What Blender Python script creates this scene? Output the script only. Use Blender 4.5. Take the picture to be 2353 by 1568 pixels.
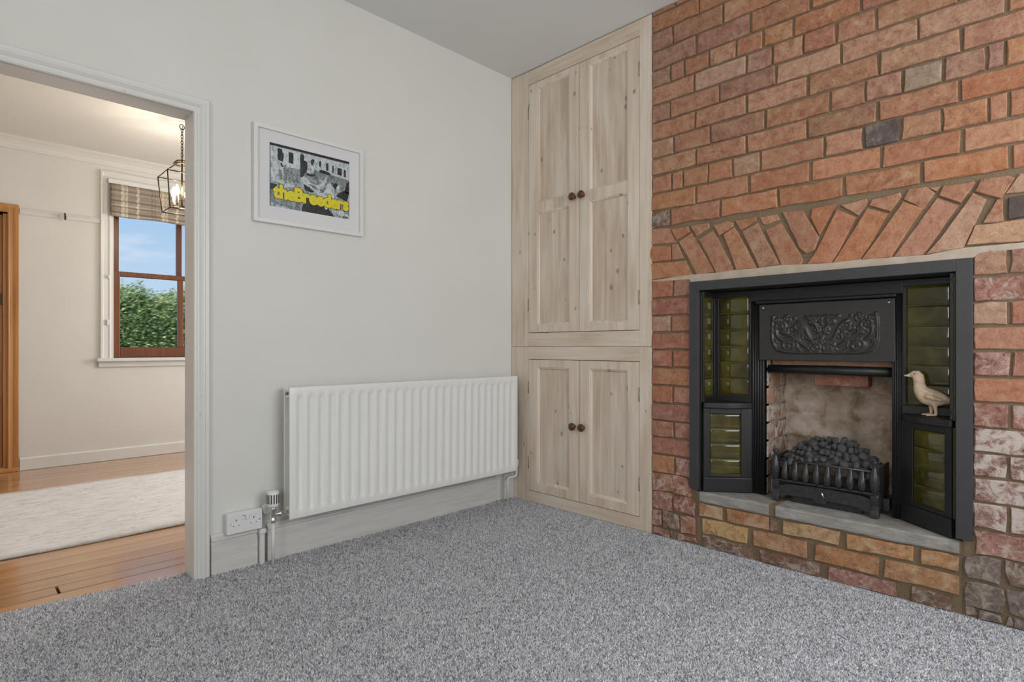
import bpy, bmesh, math, random
import numpy as np
from mathutils import Vector, Matrix
random.seed(7); np.random.seed(7)
SC = bpy.context.scene
COL = SC.collection
for o in list(bpy.data.objects): bpy.data.objects.remove(o)

# ---------------------------------------------------------------- camera
cd = bpy.data.cameras.new('camera'); cam = bpy.data.objects.new('camera', cd); COL.objects.link(cam)
cam.location = (-2.568, -2.580, 0.954)
cam.rotation_euler = (math.pi/2, 0, 0.7866 - math.pi/2)
cd.sensor_width = 36; cd.lens = 36*1312.5/2353; cd.shift_y = 14/2353; cd.clip_start = .02
SC.camera = cam

# ---------------------------------------------------------------- world, lights, exposure
SC.view_settings.view_transform = 'Standard'; SC.view_settings.look = 'None'
SC.view_settings.gamma = 1; SC.view_settings.use_curve_mapping = False
SC.view_settings.exposure = 0.0
W = bpy.data.worlds.new('World'); SC.world = W; W.use_nodes = True
nt = W.node_tree; nt.nodes.clear()
wo = nt.nodes.new('ShaderNodeOutputWorld'); bg = nt.nodes.new('ShaderNodeBackground')
tc = nt.nodes.new('ShaderNodeTexCoord'); sep = nt.nodes.new('ShaderNodeSeparateXYZ')
rp = nt.nodes.new('ShaderNodeValToRGB'); mp = nt.nodes.new('ShaderNodeMapping'); nz = nt.nodes.new('ShaderNodeTexNoise')
cr = nt.nodes.new('ShaderNodeValToRGB'); mx = nt.nodes.new('ShaderNodeMix'); mx.data_type = 'RGBA'
nt.links.new(tc.outputs['Generated'], sep.inputs[0]); nt.links.new(sep.outputs['Z'], rp.inputs[0])
e = rp.color_ramp.elements; e[0].position = 0.0; e[0].color = (.60, .74, .86, 1); e[1].position = .5; e[1].color = (.14, .30, .62, 1)
k = e.new(.22); k.color = (.36, .57, .84, 1)
mp.inputs['Scale'].default_value = (4, 4, 22); nt.links.new(tc.outputs['Generated'], mp.inputs[0])
nt.links.new(mp.outputs[0], nz.inputs['Vector']); nz.inputs['Scale'].default_value = 1.6; nz.inputs['Detail'].default_value = 5
nt.links.new(nz.outputs[0], cr.inputs[0]); cr.color_ramp.elements[0].position = .60; cr.color_ramp.elements[1].position = .82
nt.links.new(cr.outputs[0], mx.inputs[0]); nt.links.new(rp.outputs[0], mx.inputs[6]); mx.inputs[7].default_value = (.85, .9, .95, 1)
nt.links.new(mx.outputs[2], bg.inputs[0]); bg.inputs[1].default_value = 1.0
nt.links.new(bg.outputs[0], wo.inputs[0])

def area(name, loc, rot, sx, sy, power, col=(1, 1, 1)):
    l = bpy.data.lights.new(name, 'AREA'); l.shape = 'RECTANGLE'; l.size = sx; l.size_y = sy; l.energy = power; l.color = col
    o = bpy.data.objects.new(name, l); COL.objects.link(o); o.location = loc; o.rotation_euler = rot
    return o
# high sun over the garden
sl = bpy.data.lights.new('sun', 'SUN'); sl.energy = 3.6; sl.angle = .01; sl.color = (1, .95, .86)
so_ = bpy.data.objects.new('sun', sl); COL.objects.link(so_); so_.rotation_euler = Vector((.42, .30, -.86)).to_track_quat('-Z', 'Y').to_euler()
# daylight coming in through the windows the room has behind the camera
area('daylight_window_two', (-1.05, -3.62, 1.52), (math.pi/2, 0, 0), 1.48, 1.56, 43, (.98, .99, 1))            # looks +Y
area('daylight_window_three', (-4.70, -2.88, 1.55), (math.pi/2, 0, -math.pi/2), 1.1, 1.55, 36, (1, .985, .95))  # looks +X
area('next_room_fill', (0.98, 1.7, 1.45), (math.pi/2, 0, math.pi/2), 1.3, 1.4, 50, (1, .985, .965))        # added fill for the next room, no window seen there, looks -X

# ---------------------------------------------------------------- material helpers
MATS = {}
class NM:
    def __init__(s, name):
        s.m = bpy.data.materials.new(name); s.m.use_nodes = True; s.t = s.m.node_tree
        s.b = s.t.nodes['Principled BSDF']; MATS[name] = s.m
    def n(s, typ, **kw):
        q = s.t.nodes.new('ShaderNode'+typ)
        for k, v in kw.items(): setattr(q, k, v)
        return q
    def l(s, a, b): s.t.links.new(a, b)
    def coord(s, scale=(1, 1, 1), rnd=0.0, kind='Object', rot=(0, 0, 0)):
        tc = s.n('TexCoord'); out = tc.outputs[kind]
        if rnd:
            oi = s.n('ObjectInfo'); ml = s.n('Math', operation='MULTIPLY'); ml.inputs[1].default_value = rnd
            s.l(oi.outputs['Random'], ml.inputs[0]); va = s.n('VectorMath', operation='ADD')
            s.l(out, va.inputs[0]); s.l(ml.outputs[0], va.inputs[1]); out = va.outputs[0]
        mp = s.n('Mapping'); mp.inputs['Scale'].default_value = scale; mp.inputs['Rotation'].default_value = rot
        s.l(out, mp.inputs[0]); return mp.outputs[0]
    def noise(s, vec, scale, detail=4, rough=.55, dist=0):
        q = s.n('TexNoise'); q.inputs['Scale'].default_value = scale; q.inputs['Detail'].default_value = detail
        q.inputs['Roughness'].default_value = rough; q.inputs['Distortion'].default_value = dist
        if vec is not None: s.l(vec, q.inputs['Vector'])
        return q.outputs[0]
    def ramp(s, fac, stops, mode='LINEAR'):
        q = s.n('ValToRGB'); e = q.color_ramp.elements; q.color_ramp.interpolation = mode
        for i, (p, c) in enumerate(stops):
            if i < 2: el = e[i]; el.position = p
            else: el = e.new(p)
            el.color = (c[0], c[1], c[2], 1) if hasattr(c, '__len__') else (c, c, c, 1)
        s.l(fac, q.inputs[0]); return q.outputs[0]
    def mix(s, fac, a, b, mode='MIX'):
        q = s.n('Mix', data_type='RGBA', blend_type=mode)
        for v, i in ((fac, 0), (a, 6), (b, 7)):
            if hasattr(v, 'is_linked'): s.l(v, q.inputs[i])
            elif i == 0: q.inputs[0].default_value = v
            else: q.inputs[i].default_value = (v[0], v[1], v[2], 1)
        return q.outputs[2]
    def col(s, v):
        if hasattr(v, 'is_linked'): s.l(v, s.b.inputs['Base Color'])
        else: s.b.inputs['Base Color'].default_value = (v[0], v[1], v[2], 1)
    def bump(s, h, strength=.3, dist=.01):
        q = s.n('Bump'); q.inputs['Strength'].default_value = strength; q.inputs['Distance'].default_value = dist
        s.l(h, q.inputs['Height']); s.l(q.outputs[0], s.b.inputs['Normal'])
    def set(s, **kw):
        for k, v in kw.items(): s.b.inputs[k.replace('_', ' ')].default_value = v

def plain(name, c, rough=.5, metal=0, nscale=0, amt=.12, bump=0, spec=.5, coat=0):
    q = NM(name); q.set(Roughness=rough, Metallic=metal); q.b.inputs['Specular IOR Level'].default_value = spec
    if coat: q.b.inputs['Coat Weight'].default_value = coat; q.b.inputs['Coat Roughness'].default_value = .1
    if nscale:
        f = q.noise(q.coord(), nscale, 5)
        lo = [x*(1-amt) for x in c]; hi = [min(1, x*(1+amt)) for x in c]
        q.col(q.ramp(f, [(.3, lo), (.7, hi)]))
        if bump: q.bump(f, bump, .004)
    else: q.col(c)
    return q.m

def hexlin(r, g, b):
    f = lambda v: (v/255/12.92 if v/255 <= .04045 else ((v/255+.055)/1.055)**2.4)
    return (f(r), f(g), f(b))

# paints
q = NM('wall_paint'); f = q.noise(q.coord(), 2.2, 3); q.col(q.ramp(f, [(.3, (.715, .708, .66)), (.7, (.745, .738, .695))]))
q.set(Roughness=.75); q.bump(q.noise(q.coord(), 60, 3), .06, .004)
plain('ceiling_paint', (.74, .735, .715), .85, nscale=2, amt=.015)
q = NM('cream_paint'); f = q.noise(q.coord(), 3, 3); q.col(q.ramp(f, [(.3, (.70, .68, .64)), (.7, (.73, .71, .675))]))
q.set(Roughness=.7); q.bump(q.noise(q.coord(), 40, 3), .08, .004)
plain('cream_ceiling', (.74, .72, .68), .85, nscale=2, amt=.02)
plain('gloss_white', (.74, .735, .71), .32, nscale=6, amt=.03)
q = NM('worn_gloss_white'); f = q.noise(q.coord((1, 1, .25)), 34, 6, .7)
q.col(q.mix(q.ramp(f, [(.66, 0.), (.70, 1.)]), (.74, .735, .705), (.52, .49, .43))); q.set(Roughness=.35)
q.bump(f, .15, .004)
plain('radiator_enamel', (.83, .825, .79), .3, nscale=3, amt=.015)
plain('white_plastic', (.78, .78, .77), .35)
plain('dark_slot', (.03, .03, .03), .6)
plain('chrome', (.75, .74, .72), .18, 1)
plain('copper_pipe', (.45, .25, .15), .35, 1)
q = NM('limed_skirting'); v = q.coord((1.2, 20, 14), 3)
f = q.noise(v, 3.0, 6, .6, .6)
q.col(q.ramp(f, [(.25, (.55, .52, .48)), (.5, (.66, .64, .61)), (.75, (.71, .70, .67))])); q.set(Roughness=.55)
q.bump(f, .08, .003)

def limed(name, axis, c0=(.53, .405, .295), c1=(.68, .56, .445), c2=(.76, .675, .58)):
    q = NM(name)
    sc = {'z': (26, 26, 1.4), 'y': (26, 1.4, 26)}[axis]
    k2 = {'z': (9, 9, 2.2), 'y': (9, 2.2, 9)}[axis]
    kn = {'z': (13, 13, 8.5), 'y': (13, 8.5, 13)}[axis]
    f = q.noise(q.coord(sc, 7), 1.0, 7, .62, .8)
    g = q.noise(q.coord(k2, 11), 1.0, 4, .5, .4)
    a = q.n('Math', operation='MULTIPLY_ADD'); a.inputs[1].default_value = .55
    q.l(f, a.inputs[0])
    b = q.n('Math', operation='MULTIPLY'); b.inputs[1].default_value = .45; q.l(g, b.inputs[0]); q.l(b.outputs[0], a.inputs[2])
    c = q.ramp(a.outputs[0], [(.33, c0), (.46, c1), (.6, c2)])
    # knots and filler spots
    vo = q.n('TexVoronoi'); q.l(q.coord(kn, 5), vo.inputs['Vector']); vo.inputs['Scale'].default_value = 1.0
    sp = q.n('SeparateColor'); q.l(vo.outputs['Color'], sp.inputs[0])
    rad = q.n('Math', operation='MULTIPLY'); q.l(sp.outputs[0], rad.inputs[0]); rad.inputs[1].default_value = .19
    lt = q.n('Math', operation='SUBTRACT'); q.l(rad.outputs[0], lt.inputs[0]); q.l(vo.outputs['Distance'], lt.inputs[1])
    kf = q.ramp(lt.outputs[0], [(.0, 0.), (.05, .8)])
    c = q.mix(kf, c, (.25, .225, .205))
    q.col(c); q.set(Roughness=.62); q.bump(f, .12, .003)
    return q.m
limed('limed_pine_upright', 'z'); limed('limed_pine_cross', 'y')
limed('limed_pine_panel', 'z', (.49, .37, .265), (.635, .515, .405), (.735, .65, .555))

def pine(name, axis, cs, rough=.4, rnd=5, scl=1.):
    q = NM(name)
    sc = {'z': (34, 34, 1.2), 'x': (1.1, 26, 26)}[axis]
    f = q.noise(q.coord([v*scl for v in sc], rnd), 1, 6, .6, .7)
    c = q.ramp(f, [(.28, cs[0]), (.5, cs[1]), (.72, cs[2])])
    oi = q.n('ObjectInfo'); hv = q.n('HueSaturation'); mr = q.n('MapRange'); q.l(oi.outputs['Random'], mr.inputs[0])
    mr.inputs[3].default_value = .82; mr.inputs[4].default_value = 1.12; q.l(mr.outputs[0], hv.inputs['Value']); q.l(c, hv.inputs['Color'])
    q.col(hv.outputs[0]); q.set(Roughness=rough); q.bump(f, .05, .003); return q
pine('pine_frame', 'z', [(.36, .15, .045), (.50, .235, .075), (.60, .31, .11)], .4)
pine('pine_board', 'x', [(.40, .195, .08), (.50, .265, .12), (.57, .33, .165)], .2, 5, .6)
MATS['pine_board'].node_tree.nodes['Principled BSDF'].inputs['Coat Weight'].default_value = .7
MATS['pine_board'].node_tree.nodes['Principled BSDF'].inputs['Coat Roughness'].default_value = .14
pine('sash_mahogany', 'z', [(.11, .032, .014), (.16, .05, .02), (.21, .07, .03)], .35)
plain('sub_floor', (.02, .015, .012), .9)

# ironwork
q = NM('cast_iron'); f = q.noise(q.coord(), 90, 4); q.col(q.ramp(f, [(.3, (.010, .010, .0105)), (.7, (.017, .017, .018))])); q.set(Roughness=.42); q.bump(f, .12, .002)
q = NM('iron_hood'); f = q.noise(q.coord(), 120, 4); q.col(q.ramp(f, [(.3, (.030, .026, .024)), (.7, (.044, .038, .035))])); q.set(Roughness=.38); q.bump(f, .1, .002)
q = NM('charcoal_frame'); f = q.noise(q.coord(), 30, 4); q.col(q.ramp(f, [(.3, (.040, .039, .042)), (.7, (.050, .049, .052))])); q.set(Roughness=.5); q.bump(f, .05, .002)
q = NM('fire_black'); f = q.noise(q.coord(), 60, 4); q.col(q.ramp(f, [(.3, (.024, .024, .025)), (.7, (.045, .044, .043))])); q.set(Roughness=.27)
q = NM('coal_lump'); f = q.noise(q.coord((1, 1, 1), 9), 45, 4); q.col(q.ramp(f, [(.35, (.035, .035, .036)), (.7, (.16, .158, .158))])); q.set(Roughness=.3); q.bump(f, .5, .004)
q = NM('glazed_tile'); v = q.coord((1, 1, 1), 6); f = q.noise(v, 9, 3, .5, .5)
oi = q.n('ObjectInfo'); c = q.ramp(f, [(.3, (.036, .026, .005)), (.52, (.068, .055, .009)), (.75, (.115, .105, .016))])
q.col(c); q.set(Roughness=.07); q.b.inputs['Coat Weight'].default_value = .6; q.b.inputs['Coat Roughness'].default_value = .03
q.bump(q.noise(v, 16, 2), .1, .004)
plain('tile_grout', (.16, .14, .07), .6)
plain('soot_mortar', (.34, .27, .21), .9, nscale=14, amt=.4, bump=.6)
q = NM('soot_stone'); f = q.noise(q.coord(), 11, 6, .65, .4); g = q.noise(q.coord(), 60, 4, .7)
q.col(q.mix(q.ramp(g, [(.45, 0.), (.75, .5)]), q.ramp(f, [(.3, (.20, .14, .10)), (.46, (.46, .35, .26)), (.64, (.60, .53, .47))]), (.46, .29, .16))); q.set(Roughness=.9); q.bump(g, .8, .008)

# masonry
q = NM('mortar'); f = q.noise(q.coord(), 7, 4); g = q.noise(q.coord(), 160, 5, .7)
q.col(q.mix(q.ramp(g, [(.35, .0), (.75, .55)]), q.ramp(f, [(.3, (.165, .112, .062)), (.7, (.245, .175, .105))]), (.33, .25, .165))); q.set(Roughness=.95); q.bump(g, .7, .006)
q = NM('cement_band'); f = q.noise(q.coord(), 20, 6); q.col(q.ramp(f, [(.3, (.43, .35, .27)), (.7, (.53, .445, .36))])); q.set(Roughness=.9); q.bump(f, .35, .006)
q = NM('hearth_stone'); f = q.noise(q.coord((1, .6, 1.6)), 22, 7, .65); g = q.noise(q.coord(), 6, 3)
q.col(q.mix(q.ramp(g, [(.45, 0.), (.7, .5)]), q.ramp(f, [(.3, (.22, .205, .185)), (.55, (.35, .335, .31)), (.75, (.46, .445, .42))]), (.30, .23, .17))); q.set(Roughness=.8); q.bump(f, .5, .006)

def brick_mat(name, c1, c2, dark=.25, lime=.0, limecol=(.54, .47, .41), soot=(.10, .06, .045), spot=None):
    q = NM(name); v = q.coord((1, 1, 1), 23)
    f = q.noise(v, 16, 5, .6); g = q.noise(v, 70, 5, .7); h = q.noise(v, 24 if lime > .3 else 9, 5, .65, .8)
    c = q.ramp(f, [(.3, c1), (.7, c2)])
    oi = q.n('ObjectInfo'); hs = q.n('HueSaturation')
    for a, b, out in ((.4955, .5065, 'Hue'), (.84, 1.0, 'Saturation'), (.82, 1.04, 'Value')):
        wn = q.n('TexWhiteNoise', noise_dimensions='1D'); ad = q.n('Math', operation='ADD'); ad.inputs[1].default_value = len(out)*1.37
        q.l(oi.outputs['Random'], ad.inputs[0]); q.l(ad.outputs[0], wn.inputs['W'])
        mr = q.n('MapRange'); mr.inputs[3].default_value = a; mr.inputs[4].default_value = b; q.l(wn.outputs[0], mr.inputs[0]); q.l(mr.outputs[0], hs.inputs[out])
    q.l(c, hs.inputs['Color']); c = hs.outputs[0]
    w = q.noise(v, 34, 6, .68, .5); x = q.noise(v, 190, 3, .6)
    c = q.mix(q.ramp(w, [(.48, 0.), (.64, dark*1.45)]), c, soot)
    c = q.mix(q.ramp(w, [(.30, .6), (.44, 0.)]), c, limecol)
    c = q.mix(q.ramp(x, [(.60, 0.), (.70, dark*1.8)]), c, [s_*.5 for s_ in soot])
    c = q.mix(q.ramp(q.noise(v, 120, 3), [(.62, 0.), (.76, .5)]), c, limecol)
    if lime: c = q.mix(q.ramp(h, [(.62-.35*lime, 0.), (.74-.30*lime, min(.92, .35+lime))]), c, limecol)
    q.col(c); q.set(Roughness=.88); q.b.inputs['Specular IOR Level'].default_value = .25
    hm = q.n('Math', operation='MULTIPLY_ADD'); q.l(w, hm.inputs[0]); hm.inputs[1].default_value = 4.0; q.l(x, hm.inputs[2])
    q.bump(hm.outputs[0], .35, .004); return q.m
brick_mat('brick_dull', (.40, .172, .088), (.49, .245, .132), .4, .1, (.54, .37, .23), (.20, .075, .05))
brick_mat('brick_mauve', (.36, .17, .105), (.45, .24, .15), .4, .1, (.50, .35, .24), (.17, .07, .055))
brick_mat('brick_orange', (.43, .18, .085), (.49, .235, .125), .35, .1, (.52, .33, .22), (.28, .085, .045))
brick_mat('brick_red', (.38, .145, .085), (.45, .195, .12), .35, .12, (.52, .36, .27), (.20, .065, .045))
brick_mat('brick_pale', (.45, .245, .145), (.51, .295, .18), .3, .2, (.55, .44, .35), (.24, .10, .07))
brick_mat('brick_grey', (.31, .205, .13), (.37, .25, .165), .3, 0, (.45, .34, .24))
brick_mat('brick_dark', (.10, .08, .072), (.16, .13, .115), .4, .25, (.32, .28, .23))
brick_mat('brick_limed', (.38, .155, .10), (.46, .215, .15), .5, .36, (.55, .45, .39))
brick_mat('brick_heavy_lime', (.33, .17, .13), (.43, .25, .20), .75, .58, (.60, .52, .46), (.16, .075, .06))
brick_mat('brick_buff', (.52, .30, .13), (.62, .42, .20), .35, .1)
brick_mat('brick_buff_red', (.44, .19, .085), (.53, .29, .14), .35, .25, (.58, .47, .33))
brick_mat('brick_brown', (.21, .11, .075), (.31, .17, .12), .5, .4, (.46, .42, .36))
brick_mat('brick_grey_brown', (.19, .15, .125), (.27, .215, .18), .45, .35, (.42, .37, .31))
brick_mat('brick_sooty', (.36, .20, .13), (.48, .31, .22), .4, .5, (.58, .50, .43))

# carpet / rug / blind / misc
q = NM('carpet_base'); g = q.noise(q.coord(), 190, 3, .8)
q.col(q.ramp(g, [(.3, (.24, .245, .28)), (.5, (.44, .445, .485)), (.7, (.66, .66, .69))])); q.set(Roughness=1); q.b.inputs['Specular IOR Level'].default_value = .05
q = NM('carpet_yarn'); at = q.n('Attribute', attribute_name='yarn'); q.col(at.outputs['Color']); q.set(Roughness=1); q.b.inputs['Specular IOR Level'].default_value = .05
q.b.inputs['Sheen Weight'].default_value = .15
q = NM('rug_weave'); v = q.coord((.5, 1.6, 1)); f = q.noise(v, 20, 7, .75); h = q.noise(q.coord((.45, 1.5, 1)), 9, 6, .75, .5)
vo = q.n('TexVoronoi'); q.l(q.coord((.55, 1.5, 1)), vo.inputs['Vector']); vo.inputs['Scale'].default_value = 48
cc = q.n('HueSaturation'); q.l(vo.outputs['Color'], cc.inputs['Color']); cc.inputs['Saturation'].default_value = .5; cc.inputs['Value'].default_value = .5
c = q.ramp(f, [(.35, (.64, .61, .585)), (.5, (.80, .78, .765)), (.7, (.88, .87, .86))])
fl_ = q.ramp(vo.outputs['Distance'], [(.22, 1.), (.36, 0.)]); mk = q.ramp(h, [(.50, 0.), (.60, .8)])
mm_ = q.n('Math', operation='MULTIPLY'); q.l(fl_, mm_.inputs[0]); q.l(mk, mm_.inputs[1])
c = q.mix(mm_.outputs[0], c, cc.outputs[0])
q.col(c); q.set(Roughness=1); q.bump(q.noise(q.coord(), 220, 2), .3, .004)
q = NM('plaid_linen'); tc = q.n('TexCoord'); sx = q.n('SeparateXYZ'); q.l(tc.outputs['Object'], sx.inputs[0])
def stripe(out, period, stops, off=0):
    a = q.n('Math', operation='MULTIPLY_ADD'); a.inputs[1].default_value = 1/period; a.inputs[2].default_value = off; q.l(sx.outputs[out], a.inputs[0])
    b = q.n('Math', operation='FRACT'); q.l(a.outputs[0], b.inputs[0]); return q.ramp(b.outputs[0], stops, 'CONSTANT')
taupe, cream, brown, tan = (.26, .215, .17), (.66, .61, .54), (.12, .098, .075), (.42, .365, .30)
vx = stripe('X', .30, [(0, taupe), (.16, brown), (.2, taupe), (.24, brown), (.27, taupe), (.42, cream), (.50, tan), (.54, cream), (.58, taupe), (.80, cream), (.86, taupe)])
vz = stripe('Z', .095, [(0, taupe), (.25, cream), (.40, tan), (.55, brown), (.66, taupe), (.8, tan)], .3)
c = q.mix(.55, vx, vz); c = q.mix(.3, c, vx, 'MULTIPLY'); hs_ = q.n('HueSaturation'); hs_.inputs['Value'].default_value = 1.45; q.l(c, hs_.inputs['Color']); c = hs_.outputs[0]; q.col(q.mix(q.ramp(q.noise(q.coord((1, 1, 1)), 300, 2), [(.4, 0.), (.7, .25)]), c, (.66, .6, .5))); q.set(Roughness=.9)
plain('blind_lining', (.6, .55, .47), .9)
q = NM('turned_wood'); f = q.noise(q.coord((20, 20, 60)), 3, 4); q.col(q.ramp(f, [(.3, (.075, .022, .012)), (.7, (.13, .04, .02))])); q.set(Roughness=.28)
q = NM('duck_resin'); f = q.noise(q.coord(), 60, 6, .65); q.col(q.ramp(f, [(.3, (.52, .34, .20)), (.48, (.72, .54, .38)), (.75, (.82, .68, .53))])); q.set(Roughness=.6); q.bump(q.noise(q.coord(), 170, 4), .5, .004)
plain('dull_brass', (.30, .22, .13), .5, .5)
plain('antique_brass', (.085, .06, .034), .4, .85)
plain('candle_sleeve', (.72, .64, .5), .5)
q = NM('bulb_glow'); q.col((1, .9, .7)); q.b.inputs['Emission Color'].default_value = (1, .82, .52, 1); q.b.inputs['Emission Strength'].default_value = 22
q = NM('window_glass'); q.col((1, 1, 1)); q.set(Roughness=.0, IOR=1.02); q.b.inputs['Transmission Weight'].default_value = 1; q.b.inputs['Alpha'].default_value = .25
plain('frame_white', (.76, .755, .73), .4)
plain('mount_board', (.72, .715, .725), .9)
def grain(name, stops, s1=38, s2=420):
    q = NM(name); f = q.noise(q.coord((1, 1, .55)), s1, 6, .7, 1.5); g = q.noise(q.coord(), s2, 3, .8)
    a = q.n('Math', operation='MULTIPLY_ADD'); q.l(g, a.inputs[0]); a.inputs[1].default_value = .55
    b = q.n('Math', operation='SUBTRACT'); q.l(f, b.inputs[0]); b.inputs[1].default_value = .275; q.l(b.outputs[0], a.inputs[2])
    q.col(q.ramp(a.outputs[0], stops)); q.set(Roughness=.3)
grain('print_grey', [(.36, (.03, .032, .03)), (.46, (.20, .235, .24)), (.56, (.40, .455, .48)), (.70, (.64, .69, .72))])
grain('print_light', [(.34, (.16, .19, .20)), (.44, (.42, .475, .50)), (.60, (.66, .71, .74))], 55)
grain('print_mid', [(.36, (.05, .055, .05)), (.50, (.20, .23, .235)), (.68, (.42, .47, .49))], 60)
grain('print_dark', [(.40, (.012, .012, .011)), (.60, (.04, .042, .04)), (.75, (.14, .155, .155))], 70)
plain('print_black', (.015, .014, .014), .35)
plain('print_yellow', (.72, .62, .02), .35)
q = NM('leaf_green'); at = q.n('Attribute', attribute_name='leaf'); q.col(at.outputs['Color']); q.set(Roughness=.5)
plain('hedge_core', (.07, .12, .035), .9, nscale=30, amt=.6)
plain('lawn', (.10, .15, .04), .95, nscale=8, amt=.3)
M = MATS
COURSES = [[2.639,2.665,[1.018,1.148,1.391,1.634,1.877,2.12,2.363,2.514]],[2.554,2.639,[1.018,1.273,1.516,1.759,2.002,2.245,2.514]],[2.457,2.554,[1.018,1.136,1.395,1.643,1.886,2.129,2.372,2.514]],[2.361,2.457,[1.018,1.261,1.522,1.771,2.014,2.257,2.514]],[2.276,2.361,[1.018,1.124,1.199,1.327,1.455,1.577,1.703,1.958,2.078,2.198,2.318,2.514]],[2.184,2.276,[1.018,1.251,1.502,1.616,1.743,1.867,2.007,2.261,2.514]],[2.094,2.184,[1.018,1.122,1.377,1.632,1.887,2.142,2.391,2.514]],[2.004,2.094,[1.018,1.254,1.503,1.759,2.017,2.271,2.514]],[1.913,2.004,[1.018,1.139,1.33,1.586,1.845,1.972,2.095,2.219,2.34,2.391,2.514]],[1.825,1.913,[1.018,1.26,1.503,1.758,2.013,2.267,2.514]],[1.732,1.825,[1.018,1.13,1.192,1.32,1.438,1.564,1.825,1.964,2.087,2.214,2.345,2.399,2.514]],[1.644,1.732,[1.018,1.258,1.513,1.77,2.026,2.271,2.514]],[1.557,1.644,[1.018,1.123,1.381,1.641,1.897,2.154,2.402,2.514]],[1.201,1.301,[1.018,1.136,1.237]],[1.113,1.201,[1.018,1.237]],[1.028,1.113,[1.018,1.127,1.237]],[0.941,1.028,[1.018,1.237]],[0.852,0.941,[1.018,1.134,1.237]],[0.761,0.852,[1.018,1.237]],[0.672,0.761,[1.018,1.137,1.237]],[0.584,0.672,[1.018,1.237]],[0.499,0.584,[1.018,1.141,1.237]],[0.412,0.499,[1.018,1.237]],[0.318,0.412,[1.018,1.147,1.237]],[0.225,0.318,[1.018,1.237]],[0.133,0.225,[1.018,1.136,1.261]],[0.04,0.133,[1.018,1.078,1.17,1.261]],[0.0,0.04,[1.018,1.12,1.157,1.261]],[1.201,1.301,[2.299,2.397,2.514]],[1.113,1.201,[2.299,2.514]],[1.028,1.113,[2.299,2.398,2.514]],[0.941,1.028,[2.299,2.514]],[0.852,0.941,[2.299,2.405,2.514]],[0.761,0.852,[2.299,2.514]],[0.672,0.761,[2.299,2.399,2.514]],[0.584,0.672,[2.299,2.514]],[0.499,0.584,[2.299,2.397,2.514]],[0.412,0.499,[2.299,2.514]],[0.318,0.412,[2.299,2.396,2.514]],[0.225,0.318,[2.299,2.514]],[0.133,0.225,[2.277,2.387,2.514]],[0.04,0.133,[2.277,2.392,2.514]],[0.0,0.04,[2.277,2.314,2.387,2.409,2.514]]]
ARCH = [[[1.012,1.554],[1.116,1.546],[1.149,1.474],[1.012,1.479]],[[1.011,1.467],[1.121,1.459],[1.124,1.388],[1.011,1.39]],[[1.133,1.462],[1.161,1.46],[1.192,1.389],[1.135,1.389]],[[1.011,1.38],[1.2,1.375],[1.236,1.304],[1.016,1.3]],[[1.129,1.541],[1.215,1.541],[1.223,1.513],[1.159,1.487]],[[1.232,1.544],[1.319,1.539],[1.322,1.52],[1.264,1.489]],[[1.35,1.528],[1.414,1.532],[1.439,1.522],[1.438,1.505],[1.376,1.476]],[[1.454,1.533],[1.539,1.531],[1.543,1.516],[1.477,1.487]],[[1.561,1.53],[1.634,1.529],[1.643,1.505],[1.591,1.495],[1.579,1.499]],[[1.17,1.474],[1.236,1.505],[1.348,1.309],[1.264,1.304]],[[1.277,1.469],[1.344,1.502],[1.444,1.309],[1.362,1.303]],[[1.397,1.474],[1.448,1.5],[1.548,1.307],[1.457,1.309]],[[1.486,1.477],[1.551,1.503],[1.646,1.312],[1.561,1.31]],[[1.591,1.469],[1.652,1.492],[1.726,1.354],[1.738,1.323],[1.73,1.307],[1.657,1.309]],[[1.661,1.534],[1.739,1.528],[1.801,1.41],[1.784,1.361],[1.755,1.352],[1.73,1.374]],[[1.781,1.531],[1.866,1.533],[1.807,1.421],[1.773,1.495]],[[1.869,1.507],[1.936,1.466],[1.875,1.347],[1.848,1.3],[1.761,1.304],[1.791,1.348]],[[1.978,1.495],[2.044,1.462],[1.972,1.334],[1.953,1.301],[1.858,1.301],[1.882,1.337]],[[2.095,1.5],[2.154,1.463],[2.067,1.322],[2.057,1.302],[1.962,1.302],[1.981,1.329]],[[2.199,1.495],[2.26,1.456],[2.167,1.312],[2.158,1.297],[2.068,1.301],[2.083,1.322]],[[2.303,1.491],[2.337,1.464],[2.275,1.316],[2.268,1.307],[2.171,1.298],[2.184,1.311]],[[1.886,1.526],[1.97,1.534],[1.976,1.521],[1.946,1.48]],[[1.999,1.527],[2.084,1.537],[2.086,1.522],[2.053,1.477],[1.988,1.508]],[[2.115,1.545],[2.167,1.543],[2.189,1.518],[2.157,1.467],[2.099,1.512]],[[2.179,1.539],[2.21,1.54],[2.199,1.524]],[[2.221,1.537],[2.302,1.535],[2.305,1.529],[2.267,1.471],[2.207,1.506]],[[2.327,1.539],[2.393,1.536],[2.409,1.526],[2.378,1.465],[2.31,1.501]],[[2.393,1.479],[2.427,1.538],[2.507,1.541],[2.507,1.471]],[[2.401,1.461],[2.507,1.463],[2.507,1.396],[2.401,1.391]],[[2.331,1.388],[2.369,1.458],[2.38,1.459],[2.384,1.384]],[[2.288,1.316],[2.313,1.38],[2.507,1.384],[2.507,1.308]]]

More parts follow.
